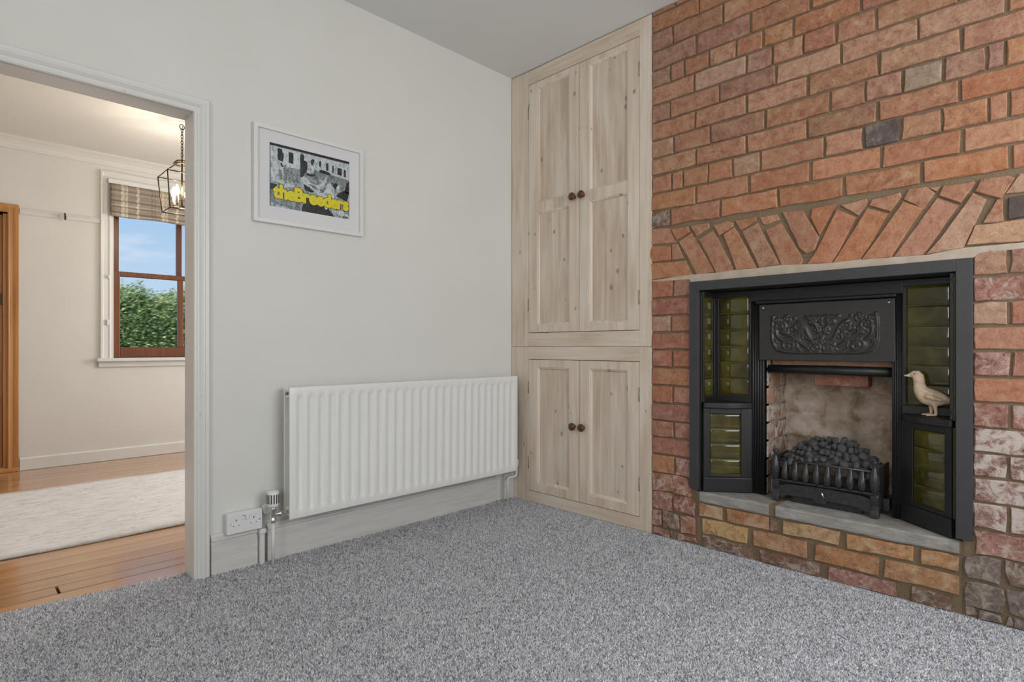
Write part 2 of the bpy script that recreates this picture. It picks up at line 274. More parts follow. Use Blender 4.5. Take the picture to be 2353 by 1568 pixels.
# ---------------------------------------------------------------- geometry helpers
ORG = {}
def link(o, parent=None, origin=(0, 0, 0)):
    COL.objects.link(o)
    if parent: o.parent = parent
    return o
def empty(name, loc):
    o = bpy.data.objects.new(name, None); COL.objects.link(o); o.location = loc; o.empty_display_size = .05
    ORG[o.name] = Vector(loc); return o
def tag(o, label=None, cat=None, group=None, kind=None):
    if label: o['label'] = label
    if cat: o['category'] = cat
    if group: o['group'] = group
    if kind: o['kind'] = kind
    return o
class MB:
    def __init__(s): s.v = []; s.f = []; s.m = []; s.mi = 0; s.sm = []
    def add(s, vs, fs, smooth=False):
        b = len(s.v); s.v += [tuple(p) for p in vs]
        for f in fs: s.f.append(tuple(i+b for i in f)); s.m.append(s.mi); s.sm.append(smooth)
        return s
    def box(s, x0, x1, y0, y1, z0, z1):
        if x0 > x1: x0, x1 = x1, x0
        if y0 > y1: y0, y1 = y1, y0
        if z0 > z1: z0, z1 = z1, z0
        v = [(x0, y0, z0), (x1, y0, z0), (x1, y1, z0), (x0, y1, z0), (x0, y0, z1), (x1, y0, z1), (x1, y1, z1), (x0, y1, z1)]
        return s.add(v, [(0, 3, 2, 1), (4, 5, 6, 7), (0, 1, 5, 4), (1, 2, 6, 5), (2, 3, 7, 6), (3, 0, 4, 7)])
    def sbox(s, s0, s1, z0, z1, x0, x1):          # box given along the brick wall: s runs to the right, x into the wall
        return s.box(x0, x1, -s1, -s0, z0, z1)
    def prism(s, poly, fn, a, b, smooth=False):   # poly: 2D points, fn(u, v, w) -> xyz, extruded from w=a to w=b
        n = len(poly); ar = sum(poly[i][0]*poly[(i+1) % n][1]-poly[(i+1) % n][0]*poly[i][1] for i in range(n))
        v = [fn(u, w, a) for u, w in poly]+[fn(u, w, b) for u, w in poly]
        f = [tuple(range(n)), tuple(range(2*n-1, n-1, -1))]+[(i, i+n, (i+1) % n+n, (i+1) % n) for i in range(n)]
        return s.add(v, f, smooth)
    def tube(s, path, r, n=8, cap=True, flat=1.0):
        path = [Vector(p) for p in path]; rs = r if hasattr(r, '__len__') else [r]*len(path)
        vs = []; up = Vector((0, 0, 1)); prev = None
        for i, p in enumerate(path):
            t = (path[min(i+1, len(path)-1)]-path[max(i-1, 0)]).normalized()
            if prev is None:
                a = up.cross(t)
                if a.length < .05: a = Vector((1, 0, 0)).cross(t)
            else: a = prev-t*prev.dot(t)
            a.normalize(); prev = a; b = t.cross(a)
            for k in range(n):
                w = 2*math.pi*k/n; vs.append(p+a*math.cos(w)*rs[i]+b*math.sin(w)*rs[i]*flat)
        fs = [(i*n+k, i*n+(k+1) % n, (i+1)*n+(k+1) % n, (i+1)*n+k) for i in range(len(path)-1) for k in range(n)]
        s.add(vs, fs, True)
        if cap:
            b = len(s.v)-len(vs); s.f += [tuple(b+k for k in range(n-1, -1, -1)), tuple(b+(len(path)-1)*n+k for k in range(n))]; s.m += [s.mi]*2; s.sm += [False]*2
        return s
    def lathe(s, prof, base, axis, n=16):         # prof: (r, h) along axis from base
        return s.tube([Vector(base)+Vector(axis).normalized()*h for r, h in prof], [max(r, 1e-4) for r, h in prof], n)
    def build(s, name, mats, parent=None, bevel=0, seg=2, shift=None):
        off = Vector((0, 0, 0))
        if parent is not None: off = ORG.get(parent.name, Vector((0, 0, 0)))
        if shift is not None: off = Vector(shift)
        me = bpy.data.meshes.new(name); me.from_pydata([(x-off.x, y-off.y, z-off.z) for x, y, z in s.v], [], s.f)
        mats = mats if isinstance(mats, (list, tuple)) else [mats]
        for m in mats: me.materials.append(M[m])
        me.polygons.foreach_set('material_index', s.m); me.polygons.foreach_set('use_smooth', s.sm)
        bm = bmesh.new(); bm.from_mesh(me); bmesh.ops.recalc_face_normals(bm, faces=bm.faces); bm.to_mesh(me); bm.free(); me.update()
        o = bpy.data.objects.new(name, me); COL.objects.link(o)
        if parent is not None: o.parent = parent; ORG[o.name] = off
        elif shift is not None: o.location = off; ORG[o.name] = off
        if bevel:
            b = o.modifiers.new('bevel', 'BEVEL'); b.width = bevel; b.segments = seg; b.limit_method = 'ANGLE'; b.angle_limit = .6
        return o
def structure(o, label): return tag(o, label, None, None, 'structure')

# ---------------------------------------------------------------- the setting: room with the carpet
H = 2.665; H2 = 2.56; DX0, DX1, DZ = -2.62, -1.84, 1.915; T = .11; YF = 3.245
m = MB()
m.add([(-4.6, -3.55, 0), (.45, -3.55, 0), (.45, -2.5, 0), (.10, -2.5, 0), (.10, .01, 0), (DX1, .01, 0), (DX1, .098, 0), (DX0, .178, 0), (DX0, .01, 0), (-4.6, .01, 0)], [(0, 1, 2, 3, 4, 5, 6, 7, 8, 9)])
m.add([(-4.6, -3.55, -.06), (.45, -3.55, -.06), (.45, -2.5, -.06), (.02, -2.5, -.06), (.02, .01, -.06), (DX1, .01, -.06), (DX1, .098, -.06), (DX0, .178, -.06), (DX0, .01, -.06), (-4.6, .01, -.06)], [(9, 8, 7, 6, 5, 4, 3, 2, 1, 0)])
m.add([(DX1, .098, -.06), (DX0, .178, -.06), (DX0, .178, 0), (DX1, .098, 0)], [(0, 1, 2, 3)])
floor = structure(m.build('floor', 'carpet_base'), 'speckled blue-grey carpet covering the floor of the near room')
# carpet yarn tufts over the part of the floor that is near the view
cx, cy, th = -2.568, -2.580, .7866
sp = .0058; gx, gy = np.meshgrid(np.arange(-2.9, 0, sp), np.arange(-2.95, .175, sp))
px = gx.ravel()+np.random.uniform(-.45, .45, gx.size)*sp; py = gy.ravel()+np.random.uniform(-.45, .45, gx.size)*sp
dep = (px-cx)*math.cos(th)+(py-cy)*math.sin(th); la = (px-cx)*math.sin(th)-(py-cy)*math.cos(th)
ok = (dep > .9) & (np.abs(la) < dep*.92+.35)
edge = .098+(DX1-px)/(DX1-DX0)*.08
ok &= (py < -.012) | ((px > DX0+.01) & (px < DX1-.006) & (py < edge-.004))
ok &= ~((px > -.012) & (py < .0))
px, py, dep = px[ok], py[ok], dep[ok]; n = len(px)
ang = np.random.uniform(0, 2*math.pi, n); rr = np.random.uniform(.0030, .0046, n); hh = np.random.uniform(.005, .0095, n)
tx = px+np.random.normal(0, .0045, n); ty = py+np.random.normal(0, .0045, n)
V = np.zeros((n, 4, 3))
for k in range(3):
    V[:, k, 0] = px+rr*np.cos(ang+k*2.0944); V[:, k, 1] = py+rr*np.sin(ang+k*2.0944); V[:, k, 2] = -.001
V[:, 3, 0] = tx; V[:, 3, 1] = ty; V[:, 3, 2] = hh
F = np.zeros((n, 3, 3), int); b = np.arange(n)[:, None]*4
for k in range(3): F[:, k] = b+np.array([k, (k+1) % 3, 3])
me = bpy.data.meshes.new('carpet_pile'); me.vertices.add(n*4); me.vertices.foreach_set('co', V.ravel())
me.loops.add(n*9); me.loops.foreach_set('vertex_index', F.ravel()); me.polygons.add(n*3)
me.polygons.foreach_set('loop_start', np.arange(n*3)*3); me.polygons.foreach_set('loop_total', np.full(n*3, 3)); me.update()
pal = np.array([(.84, .835, .84), (.70, .70, .735), (.525, .53, .575), (.27, .275, .31), (.70, .66, .60), (.42, .44, .55)])
cl = pal[np.random.choice(6, n, p=[.24, .27, .23, .15, .06, .05])]*np.random.uniform(.85, 1.15, (n, 1))
at = me.color_attributes.new('yarn', 'FLOAT_COLOR', 'POINT')
at.data.foreach_set('color', np.repeat(np.c_[cl, np.ones(n)], 4, 0).ravel())
me.materials.append(M['carpet_yarn']); o = bpy.data.objects.new('carpet_pile', me); COL.objects.link(o); o.parent = floor; o['kind'] = 'stuff'

structure(MB().box(-4.6, .6, -3.65, T, H, H+.1).build('ceiling', 'ceiling_paint'), 'plain white ceiling of the near room')
m = MB(); m.box(DX1+.02, .5, 0, T, 0, H); m.box(DX0-.02, DX1+.02, 0, T, DZ+.02, H); m.box(-4.6, DX0-.02, 0, T, 0, H)
structure(m.build('wall_left', 'wall_paint'), 'smooth white wall with the open doorway')
def wall_hole(name, mat, label, horiz, fix, a0, a1, h, thick, ho):   # horiz 'x': wall runs along x at y=fix
    m = MB(); (b0, b1, c0, c1) = ho
    for (p0, p1, r0, r1) in ((a0, b0, 0, h), (b1, a1, 0, h), (b0, b1, 0, c0), (b0, b1, c1, h)):
        if horiz == 'x': m.box(p0, p1, fix, fix+thick, r0, r1)
        else: m.box(fix, fix+thick, p0, p1, r0, r1)
    return structure(m.build(name, mat), label)
wall_hole('wall_front', 'wall_paint', 'white wall opposite the doorway wall, with a window', 'x', -3.53, -4.6, .5, H, -.12, (-1.8, -.3, .73, 2.32))
wall_hole('wall_back', 'wall_paint', 'white wall behind the viewer, with a window', 'y', -4.6, -3.53, T, H, -.12, (-3.45, -2.3, .75, 2.35))
def window_bars(name, label, horiz, fix, b):
    m = MB(); b0, b1, c0, c1 = b
    bars = [(b0, b0+.06, c0, c1), (b1-.06, b1, c0, c1), (b0+.06, b1-.06, c0, c0+.07), (b0+.06, b1-.06, c1-.06, c1), ((b0+b1)/2-.025, (b0+b1)/2+.025, c0+.07, c1-.06), (b0+.06, (b0+b1)/2-.025, 1.53, 1.58), ((b0+b1)/2+.025, b1-.06, 1.53, 1.58)]
    for p0, p1, r0, r1 in bars:
        if horiz == 'x': m.box(p0, p1, fix, fix+.05, r0, r1)
        else: m.box(fix, fix+.05, p0, p1, r0, r1)
    structure(m.build(name, 'frame_white'), label)
window_bars('window_2', 'white sash window in the wall opposite the doorway', 'x', -3.60, (-1.8, -.3, .73, 2.32))
window_bars('window_3', 'white sash window in the wall behind the viewer', 'y', -4.68, (-3.45, -2.3, .75, 2.35))
structure(MB().sbox(2.514, 3.53, 0, H, .40, .50).build('wall_alcove', 'wall_paint'), 'white wall beyond the brick chimney breast')

structure(MB().box(.42, .5, -1.017, 0, 0, H).build('wall_alcove_back', 'wall_paint'), 'unseen wall added behind the limed pine cupboards to block outside light')  # unseen, added to stop outside light leaking between the cupboards

# doorway lining and architrave
tr = structure(MB().box(DX1, DX1+.02, -.002, T+.002, 0, DZ+.02).build('trim_1', 'gloss_white'), 'white painted door lining and architrave of the open doorway')
m = MB(); m.box(DX0-.02, DX0, -.002, T+.002, 0, DZ+.02); m.build('lining', 'gloss_white', tr)
m = MB(); m.box(DX0, DX1, -.002, T+.002, DZ, DZ+.02); m.build('head_lining', 'gloss_white', tr)
APRO = [(0, 0), (.0, .016), (.004, .020), (.010, .020), (.014, .014), (.020, .014), (.026, .020), (.034, .026), (.040, .026), (.043, .021), (.056, .021), (.060, .017), (.060, 0)]
def arch_post(x, sg): return MB().prism(APRO, lambda u, v, w: (x+sg*u, -v, w), 0, DZ+.002)
xi = DX1-.006
m = MB()   # right post with mitred head, swept profile round three corners
def sweep(prof, path, nrm):
    """path: list of (point, inward dir) corners in the wall plane"""
    mm = MB(); rings = []
    for (p, d) in path: rings.append([Vector(p)+Vector(d)*u+Vector(nrm)*v for u, v in prof])
    vs = [q for r in rings for q in r]; n = len(prof)
    fs = [(i*n+k, i*n+(k+1) % n, (i+1)*n+(k+1) % n, (i+1)*n+k) for i in range(len(path)-1) for k in range(n)]
    fs += [tuple(range(n)), tuple((len(path)-1)*n+k for k in range(n-1, -1, -1))]
    return mm.add(vs, fs)
sweep(APRO, [((DX1-.002, 0, 0), (1, 0, 0)), ((DX1-.002, 0, DZ), (1, 0, 1))], (0, -1, 0)).build('architrave', 'worn_gloss_white', tr)
sweep(APRO, [((DX1-.002, 0, DZ), (1, 0, 1)), ((DX0+.002, 0, DZ), (-1, 0, 1))], (0, -1, 0)).build('head_architrave', 'worn_gloss_white', tr)
sweep(APRO, [((DX0+.002, 0, DZ), (-1, 0, 1)), ((DX0+.002, 0, 0), (-1, 0, 0))], (0, -1, 0)).build('architrave', 'worn_gloss_white', tr)

# skirting of the near room
SK = [(0, 0), (0, .018), (.128, .018), (.132, .013), (.138, .013), (.142, .019), (.152, .019), (.160, .012), (.168, .009), (.170, 0)]
def skirt(name, x0, x1): return MB().prism(SK, lambda u, v, w: (w, -v, u), x0, x1)
bb = skirt('b', -1.776, -1.588).build('baseboard_left', 'limed_skirting'); structure(bb, 'pale grey limed skirting board below the radiator')
skirt('b', -1.545, -.15).build('board_length', 'limed_skirting', bb)
skirt('b', -.085, 0).build('board_end', 'limed_skirting', bb)
skirt('b', -4.6, DX0-.07).build('board_beyond_door', 'limed_skirting', bb)

# ---------------------------------------------------------------- the next room
B = []
ys = [.0, .112, .234, .33, .448, .566, .70, .83, .955, 1.08, 1.205, 1.33, 1.455, 1.58, 1.705, 1.83, 1.955, 2.08, 2.205, 2.33, 2.45, 2.57, 2.69, 2.81, 2.93, 3.05, 3.17, 3.245]
fl = structure(MB().box(-3.6, .9, T-.11, YF, -.05, -.03).build('floor_boards', 'sub_floor'), 'varnished honey pine floorboards of the next room')
for i in range(len(ys)-1):
    y0, y1 = ys[i], ys[i+1]
    cuts = [-3.6, -2.244, .9] if i == 2 else [-3.6, random.uniform(-1.5, .2), .9] if random.random() < .35 else [-3.6, .9]
    for a, b_ in zip(cuts[:-1], cuts[1:]):
        g = .005 if i == 2 and a < -3 else .0035 if i in (2,) else .0013; zt = -.004+random.uniform(-.0008, .0008)
        cxm = ((a+b_)/2, (y0+y1)/2, 0)
        MB().box(a+g, b_-g, y0+g, y1-g, -.03, zt).build('floorboard', 'pine_board', fl, bevel=.0015, seg=1)
structure(MB().box(-3.6, .9, T, YF+.1, H2, H2+.08).build('ceiling_next', 'cream_ceiling'), 'cream ceiling of the next room')
structure(MB().box(-3.72, -3.6, T, YF+.1, 0, H2).build('wall_next_left', 'cream_paint'), 'cream wall at the far left of the next room')
wall_hole('wall_next_right', 'cream_paint', 'cream side wall of the next room with an unseen opening added for fill light', 'y', .9, T, YF+.1, H2, .12, (1.05, 2.35, .75, 2.15))  # opening made for the added fill lamp outside it
wx0, wx1, wz0, wz1 = -1.56, -.48, .862, 2.36
dx0, dx1, dz1 = -3.0, -2.21, 1.975
m = MB()
for p in ((-3.6, dx0, 0, H2), (dx0, dx1, dz1, H2), (dx1, wx0, 0, H2), (wx0, wx1, 0, wz0), (wx0, wx1, wz1, H2), (wx1, .9, 0, H2)): m.box(p[0], p[1], YF, YF+.16, p[2], p[3])
structure(m.build('wall_far', 'cream_paint'), 'cream far wall of the next room with the sash window')
sk = structure(MB().prism([(0, 0), (0, .018), (.085, .018), (.092, .010), (.095, 0)], lambda u, v, w: (w, YF-v, u), -2.145, .9).build('baseboard_far', 'gloss_white'), 'cream painted skirting along the far wall')
structure(MB().prism([(2.56, 0), (2.56, .105), (2.548, .105), (2.544, .095), (2.535, .07), (2.515, .035), (2.500, .026), (2.494, .018), (2.482, .018), (2.478, 0)], lambda u, v, w: (w, YF-v, u), -3.6, .9).build('trim_2', 'cream_ceiling'), 'moulded plaster cornice along the far wall')
structure(MB().prism([(1.988, 0), (1.988, .012), (1.998, .020), (2.010, .014), (2.018, .024), (2.026, .020), (2.028, 0)], lambda u, v, w: (w, YF-v, u), -2.145, wx0-.0745).build('trim_3', 'gloss_white'), 'white picture rail left of the sash window')

# pine door at the left end of the far wall
dr = empty('door_1', (-2.6, YF, 0)); structure(dr, 'pine door and pine architrave at the far left of the next room')
DP = [(0, 0), (0, .02), (.006, .024), (.014, .018), (.03, .016), (.045, .022), (.062, .024), (.066, .016), (.066, 0)]
sweep(DP, [((dx1-.005, YF, 0), (1, 0, 0)), ((dx1-.005, YF, dz1+.01), (1, 0, 1))], (0, -1, 0)).build('architrave', 'pine_frame', dr)
sweep(DP, [((dx1-.005, YF, dz1+.01), (1, 0, 1)), ((dx0+.005, YF, dz1+.01), (-1, 0, 1))], (0, -1, 0)).build('head_architrave', 'pine_frame', dr)
MB().box(dx1-.03, dx1, YF, YF+.14, 0, dz1).build('lining', 'pine_frame', dr)
MB().box(dx0, dx1, YF, YF+.14, dz1, dz1+.03).build('head_lining', 'pine_frame', dr)
MB().box(dx0, dx1+.06, YF-.03, YF+.02, -.004, .028).build('threshold', 'pine_frame', dr, bevel=.006)
m = MB(); X0, X1, y0, y1 = dx0+.01, dx1-.032, YF+.03, YF+.075
m.box(X1-.1, X1, y0, y1, .03, dz1-.005); m.box(X0, X0+.1, y0, y1, .03, dz1-.005)
for z0, z1 in ((.03, .25), (.80, .98), (dz1-.12, dz1-.005)): m.box(X0+.1, X1-.1, y0, y1, z0, z1)
leaf = m.build('door_leaf', 'pine_frame', dr, bevel=.003)
for z0, z1 in ((.25, .80), (.98, dz1-.12)): MB().box(X0+.1, X1-.1, y0+.014, y1-.014, z0, z1).build('panel', 'pine_frame', leaf)
MB().box(dx1-.075, dx1-.018, YF+.004, YF+.03, 1.28, 1.36).build('latch', 'antique_brass', dr, bevel=.003)

# sash window of the next room
wn = empty('window_1', ((wx0+wx1)/2, YF, wz0)); structure(wn, 'white cased window with mahogany brown sliding sashes')
YG = YF+.045
m = MB(); m.box(wx0, wx0+.022, YF-.004, YF+.16, wz0, wz1); m.build('case_side', 'gloss_white', wn)
m = MB(); m.box(wx1-.022, wx1, YF-.004, YF+.16, wz0, wz1); m.build('case_side', 'gloss_white', wn)
m = MB(); m.box(wx0+.022, wx1-.022, YF-.004, YF+.16, wz1-.02, wz1); m.build('case_head', 'gloss_white', wn)
WP = [(0, 0), (0, .014), (.012, .018), (.022, .012), (.05, .014), (.06, .022), (.074, .022), (.078, 0)]
sweep(WP, [((wx0+.004, YF, wz0), (-1, 0, 0)), ((wx0+.004, YF, wz1), (-1, 0, 1))], (0, -1, 0)).build('architrave', 'gloss_white', wn)
sweep(WP, [((wx0+.004, YF, wz1), (-1, 0, 1)), ((wx1-.004, YF, wz1), (1, 0, 1))], (0, -1, 0)).build('head_architrave', 'gloss_white', wn)
sweep(WP, [((wx1-.004, YF, wz1), (1, 0, 1)), ((wx1-.004, YF, wz0), (1, 0, 0))], (0, -1, 0)).build('architrave', 'gloss_white', wn)
MB().box(wx0-.10, wx1+.10, YF-.06, YF+.05, wz0-.03, wz0).build('window_sill', 'gloss_white', wn, bevel=.008, seg=3)
MB().box(wx0-.085, wx1+.085, YF-.02, YF, wz0-.075, wz0-.03).build('apron', 'gloss_white', wn, bevel=.004)
def sash(name, z0, z1, y, bot, top):
    m = MB(); a, b = wx0+.022, wx1-.022; mid = (a+b)/2; st = .052
    m.box(a, a+st, y, y+.04, z0, z1); m.box(b-st, b, y, y+.04, z0, z1)
    m.box(a+st, b-st, y, y+.04, z0, z0+bot); m.box(a+st, b-st, y, y+.04, z1-top, z1); m.box(mid-.021, mid+.021, y, y+.04, z0+bot, z1-top)
    s_ = m.build(name, 'sash_mahogany', wn, bevel=.004)
    for p, q_ in ((a+st, mid-.021), (mid+.021, b-st)): MB().box(p, q_, y+.018, y+.022, z0+bot, z1-top).build('pane', 'window_glass', s_)
sash('lower_sash', wz0+.002, 1.605, YG-.02, .088, .04)
sash('upper_sash', 1.568, wz1-.02, YG+.025, .037, .055)
MB().box(wx0-.03, wx0-.012, YF-.03, YF-.014, 1.14, 1.185).build('cord_cleat', 'gloss_white', wn, bevel=.003)

# roman blind
bl = empty('roman_blind', ((wx0+wx1)/2, YF-.03, 2.06)); tag(bl, 'brown and cream plaid roman blind drawn up at the sash window', 'blind')
bx0, bx1 = -1.572, -.468
m = MB(); m.box(bx0-.01, bx1+.01, YF-.05, YF-.016, 2.335, 2.372); m.build('headrail', 'gloss_white', bl, bevel=.004)
zz = []; yy = []
folds = [(2.335, 2.27), (2.27, 2.215), (2.215, 2.165), (2.165, 2.115), (2.115, 2.062)]
for (a, b) in folds:
    for t in np.linspace(0, 1, 9)[:-1]:
        zz.append(a+(b-a)*t); yy.append(YF-.034-.034*math.sin(math.pi*t**1.8)-.004)
zz.append(2.062); yy.append(YF-.036)
nx = 40; vs = []; fs = []
for i, (z, y) in enumerate(zip(zz, yy)):
    for k in range(nx+1):
        x = bx0+(bx1-bx0)*k/nx; vs.append((x, y-.004*math.sin(k*.55+i*.2)*(i/len(zz)), z-.004*math.sin(k*.35)*(i/len(zz))))
n1 = nx+1; fs = [(i*n1+k, i*n1+k+1, (i+1)*n1+k+1, (i+1)*n1+k) for i in range(len(zz)-1) for k in range(nx)]
o = MB().add(vs, fs, True).build('fabric', 'plaid_linen', bl); sd = o.modifiers.new('s', 'SOLIDIFY'); sd.thickness = .004; sd.offset = -1
MB().tube([(bx0-.004, YF-.025, 2.33), (bx0-.006, YF-.026, 1.9), (bx0-.004, YF-.025, 1.56)], .0016, 6).build('pull_cord', 'gloss_white', bl)
MB().lathe([(.002, 0), (.007, .004), (.009, .02), (.004, .032), (.002, .034)], (bx0-.004, YF-.025, 1.53), (0, 0, 1), 10).build('cord_bell', 'white_plastic', bl)

# hook on the picture rail
hk = empty('picture_hook', (-1.868, YF-.022, 2.0)); tag(hk, 'small bent brass hook on the white picture rail', 'hook')
MB().tube([(-1.868, YF-.012, 2.034), (-1.868, YF-.03, 2.03), (-1.868, YF-.034, 2.0), (-1.868, YF-.040, 1.978), (-1.868, YF-.055, 1.982), (-1.868, YF-.058, 2.01)], .005, 8, True, .6).build('hook_bar', 'antique_brass', hk)
MB().tube([(-1.890, YF-.026, 2.02), (-1.905, YF-.03, 1.995), (-1.895, YF-.035, 1.975), (-1.87, YF-.035, 1.985)], .004, 6).build('hanging_loop', 'cream_paint', hk)

# rug
m = MB(); vs = []; na, nb = 60, 20
for i in range(na+1):
    for j in range(nb+1):
        u, v = i/na, j/nb; x = -3.2+2.9*u; y = .845+(2.345-.845)*v
        y += .004*math.sin(x*7)*(1 if v in (0, 1) else 0); vs.append((x, y, .010+.0008*math.sin(x*9+y*5)))
n1 = nb+1; m.add(vs, [(i*n1+j, (i+1)*n1+j, (i+1)*n1+j+1, i*n1+j+1) for i in range(na) for j in range(nb)], True)
rug = m.build('rug', 'rug_weave', None, shift=(-1.75, 1.6, -.004)); sd = rug.modifiers.new('s', 'SOLIDIFY'); sd.thickness = .0125; sd.offset = -1
tag(rug, 'large pale faded rug with coloured flecks on the floorboards', 'rug')

# pendant lantern
lx, ly = -1.36, 1.955; ln = empty('pendant_lantern', (lx, ly, 1.9)); tag(ln, 'square brass cage lantern with lit candle bulbs hanging on a chain', 'lantern')
MB().lathe([(.0, 0), (.055, .0), (.065, .012), (.065, .022)], (lx, ly, H2-.022), (0, 0, 1), 24).build('ceiling_rose', 'antique_brass', ln)
def torus(c, R, r, mat3, n=14, k=6, sx=1.0):
    mm = MB(); mm.tube([Vector(c)+mat3@Vector((R*sx*math.cos(2*math.pi*i/n), 0, R*math.sin(2*math.pi*i/n))) for i in range(n+1)], r, k, False); return mm
torus((lx, ly, H2-.04), .018, .003, Matrix.Rotation(.4, 3, 'Z')).build('ring', 'antique_brass', ln)
z = H2-.065; i = 0
while z > 2.30:
    torus((lx, ly, z), .0135, .0023, Matrix.Rotation(.4+i*math.pi/2, 3, 'Z'), 12, 5, .6).build('chain_link', 'antique_brass', ln); z -= .0215; i += 1
MB().tube([(lx+.004, ly, H2-.03), (lx+.006, ly, 2.45), (lx+.003, ly, 2.28)], .002, 5).build('flex', 'antique_brass', ln)
ht, hb, zt, zb, za = .122, .10, 2.165, 1.915, 2.245
def bar(a, b, r=.0038): return MB().tube([a, b], r, 4)
cs = [(-1, -1), (1, -1), (1, 1), (-1, 1)]
for i, (a, b) in enumerate(cs):
    c2 = cs[(i+1) % 4]
    bar((lx+a*ht, ly+b*ht, zt), (lx+a*hb, ly+b*hb, zb), .0046).build('upright', 'antique_brass', ln)
    bar((lx+a*ht, ly+b*ht, zt), (lx+c2[0]*ht, ly+c2[1]*ht, zt)).build('top_bar', 'antique_brass', ln)
    bar((lx+a*hb, ly+b*hb, zb), (lx+c2[0]*hb, ly+c2[1]*hb, zb)).build('bottom_bar', 'antique_brass', ln)
    bar((lx+a*ht, ly+b*ht, zt), (lx+a*.042, ly+b*.042, za)).build('roof_bar', 'antique_brass', ln)
torus((lx, ly, za+.008), .05, .0055, Matrix.Rotation(math.pi/2, 3, 'X'), 24, 6).build('crown_ring', 'antique_brass', ln)
MB().tube([(lx-.05, ly, za+.01), (lx-.03, ly, za+.03), (lx, ly, za+.038), (lx+.03, ly, za+.03), (lx+.05, ly, za+.01)], .006, 6).build('crown_strap', 'antique_brass', ln)
MB().tube([(lx, ly, za+.04), (lx, ly, 1.955)], .006, 8).build('stem', 'antique_brass', ln)
for a, b in cs:
    ex, ey = lx+a*.042, ly+b*.042
    MB().tube([(lx, ly, 1.955), (ex, ey, 1.95), (ex, ey, 1.965)], .0035, 6).build('arm', 'antique_brass', ln)
    MB().lathe([(.011, 0), (.011, .055)], (ex, ey, 1.965), (0, 0, 1), 10).build('candle_sleeve', 'candle_sleeve', ln)
    MB().lathe([(.008, 0), (.014, .012), (.017, .03), (.012, .052), (.004, .072), (.001, .078)], (ex, ey, 2.02), (0, 0, 1), 12).build('bulb', 'bulb_glow', ln)
pl = bpy.data.lights.new('lantern_light', 'POINT'); pl.energy = 15; pl.color = (1, .88, .72); pl.shadow_soft_size = .035
po = bpy.data.objects.new('lantern_light', pl); COL.objects.link(po); po.location = (0, 0, .155); po.parent = ln

# garden seen through the sash window
structure(MB().box(-9, 9, YF+.3, 16, -.5, -.35).build('ground', 'lawn'), 'lawn outside the sash window')
hg = empty('hedge', (0, 6.9, -.35)); tag(hg, 'dense green garden hedge outside the sash window', 'hedge')
def htop(x): return 1.78+.07*math.sin(x*3.1)+.05*math.sin(x*7.3+1)+.03*math.sin(x*17)
vs = []; nx = 60; prof = [(6.5, -.35), (6.42, .3), (6.4, 1.0), (6.5, 1.5), (6.75, 1.0), (7.2, 1.0), (7.6, .8), (7.7, -.35)]
for i in range(nx+1):
    x = -1.4+4.6*i/nx; tp = htop(x)
    for j, (y, z) in enumerate(prof):
        zz_ = z if j < 3 else tp-.12 if j in (3, 4, 5) else z
        vs.append((x, y+.06*math.sin(x*9+j), zz_+(0 if j in (0, 7) else .02*math.sin(x*13+j))))
np_ = len(prof); MB().add(vs, [(i*np_+j, i*np_+j+1, (i+1)*np_+j+1, (i+1)*np_+j) for i in range(nx) for j in range(np_-1)], True).build('hedge_core', 'hedge_core', hg)
nl = 34000; u = np.random.uniform(-1.4, 3.2, nl); side = np.random.rand(nl) < .8
tp = np.array([htop(a) for a in u]); zf = np.random.uniform(-.3, 1, nl)
zf = np.where(zf < 0, 0, zf); zl = .35+zf*(tp-.30)+np.random.normal(0, .02, nl); yl = 6.36+np.random.normal(0, .06, nl)+np.where(zl > tp-.15, np.abs(np.random.normal(0, .12, nl)), 0)
top = ~side; zl[top] = tp[top]-.06+np.random.normal(0, .05, top.sum()); yl[top] = np.random.uniform(6.4, 7.3, top.sum())
sz = np.random.uniform(.014, .026, nl)
A = np.random.normal(0, 1, (nl, 3)); A /= np.linalg.norm(A, axis=1)[:, None]; Bv = np.cross(A, np.random.normal(0, 1, (nl, 3))); Bv /= np.linalg.norm(Bv, axis=1)[:, None]
P = np.c_[u, yl, zl]; V = np.stack([P-A*sz[:, None], P+Bv*sz[:, None]*.55, P+A*sz[:, None], P-Bv*sz[:, None]*.55], 1)-np.array([0, 6.9, -.35])
me = bpy.data.meshes.new('foliage'); me.from_pydata(V.reshape(-1, 3).tolist(), [], np.arange(nl*4).reshape(-1, 4).tolist())
g = np.random.rand(nl, 1); cl = (1-g)*np.array([(.16, .27, .08)])+g*np.array([(.66, .74, .34)]); red = np.random.rand(nl) < .012*(zl < .9); cl[red] = (.5, .2, .08)
at = me.color_attributes.new('leaf', 'FLOAT_COLOR', 'POINT'); at.data.foreach_set('color', np.repeat(np.c_[cl, np.ones(nl)], 4, 0).ravel())
me.materials.append(M['leaf_green']); o = bpy.data.objects.new('foliage', me); COL.objects.link(o); o.parent = hg; o['kind'] = 'stuff'

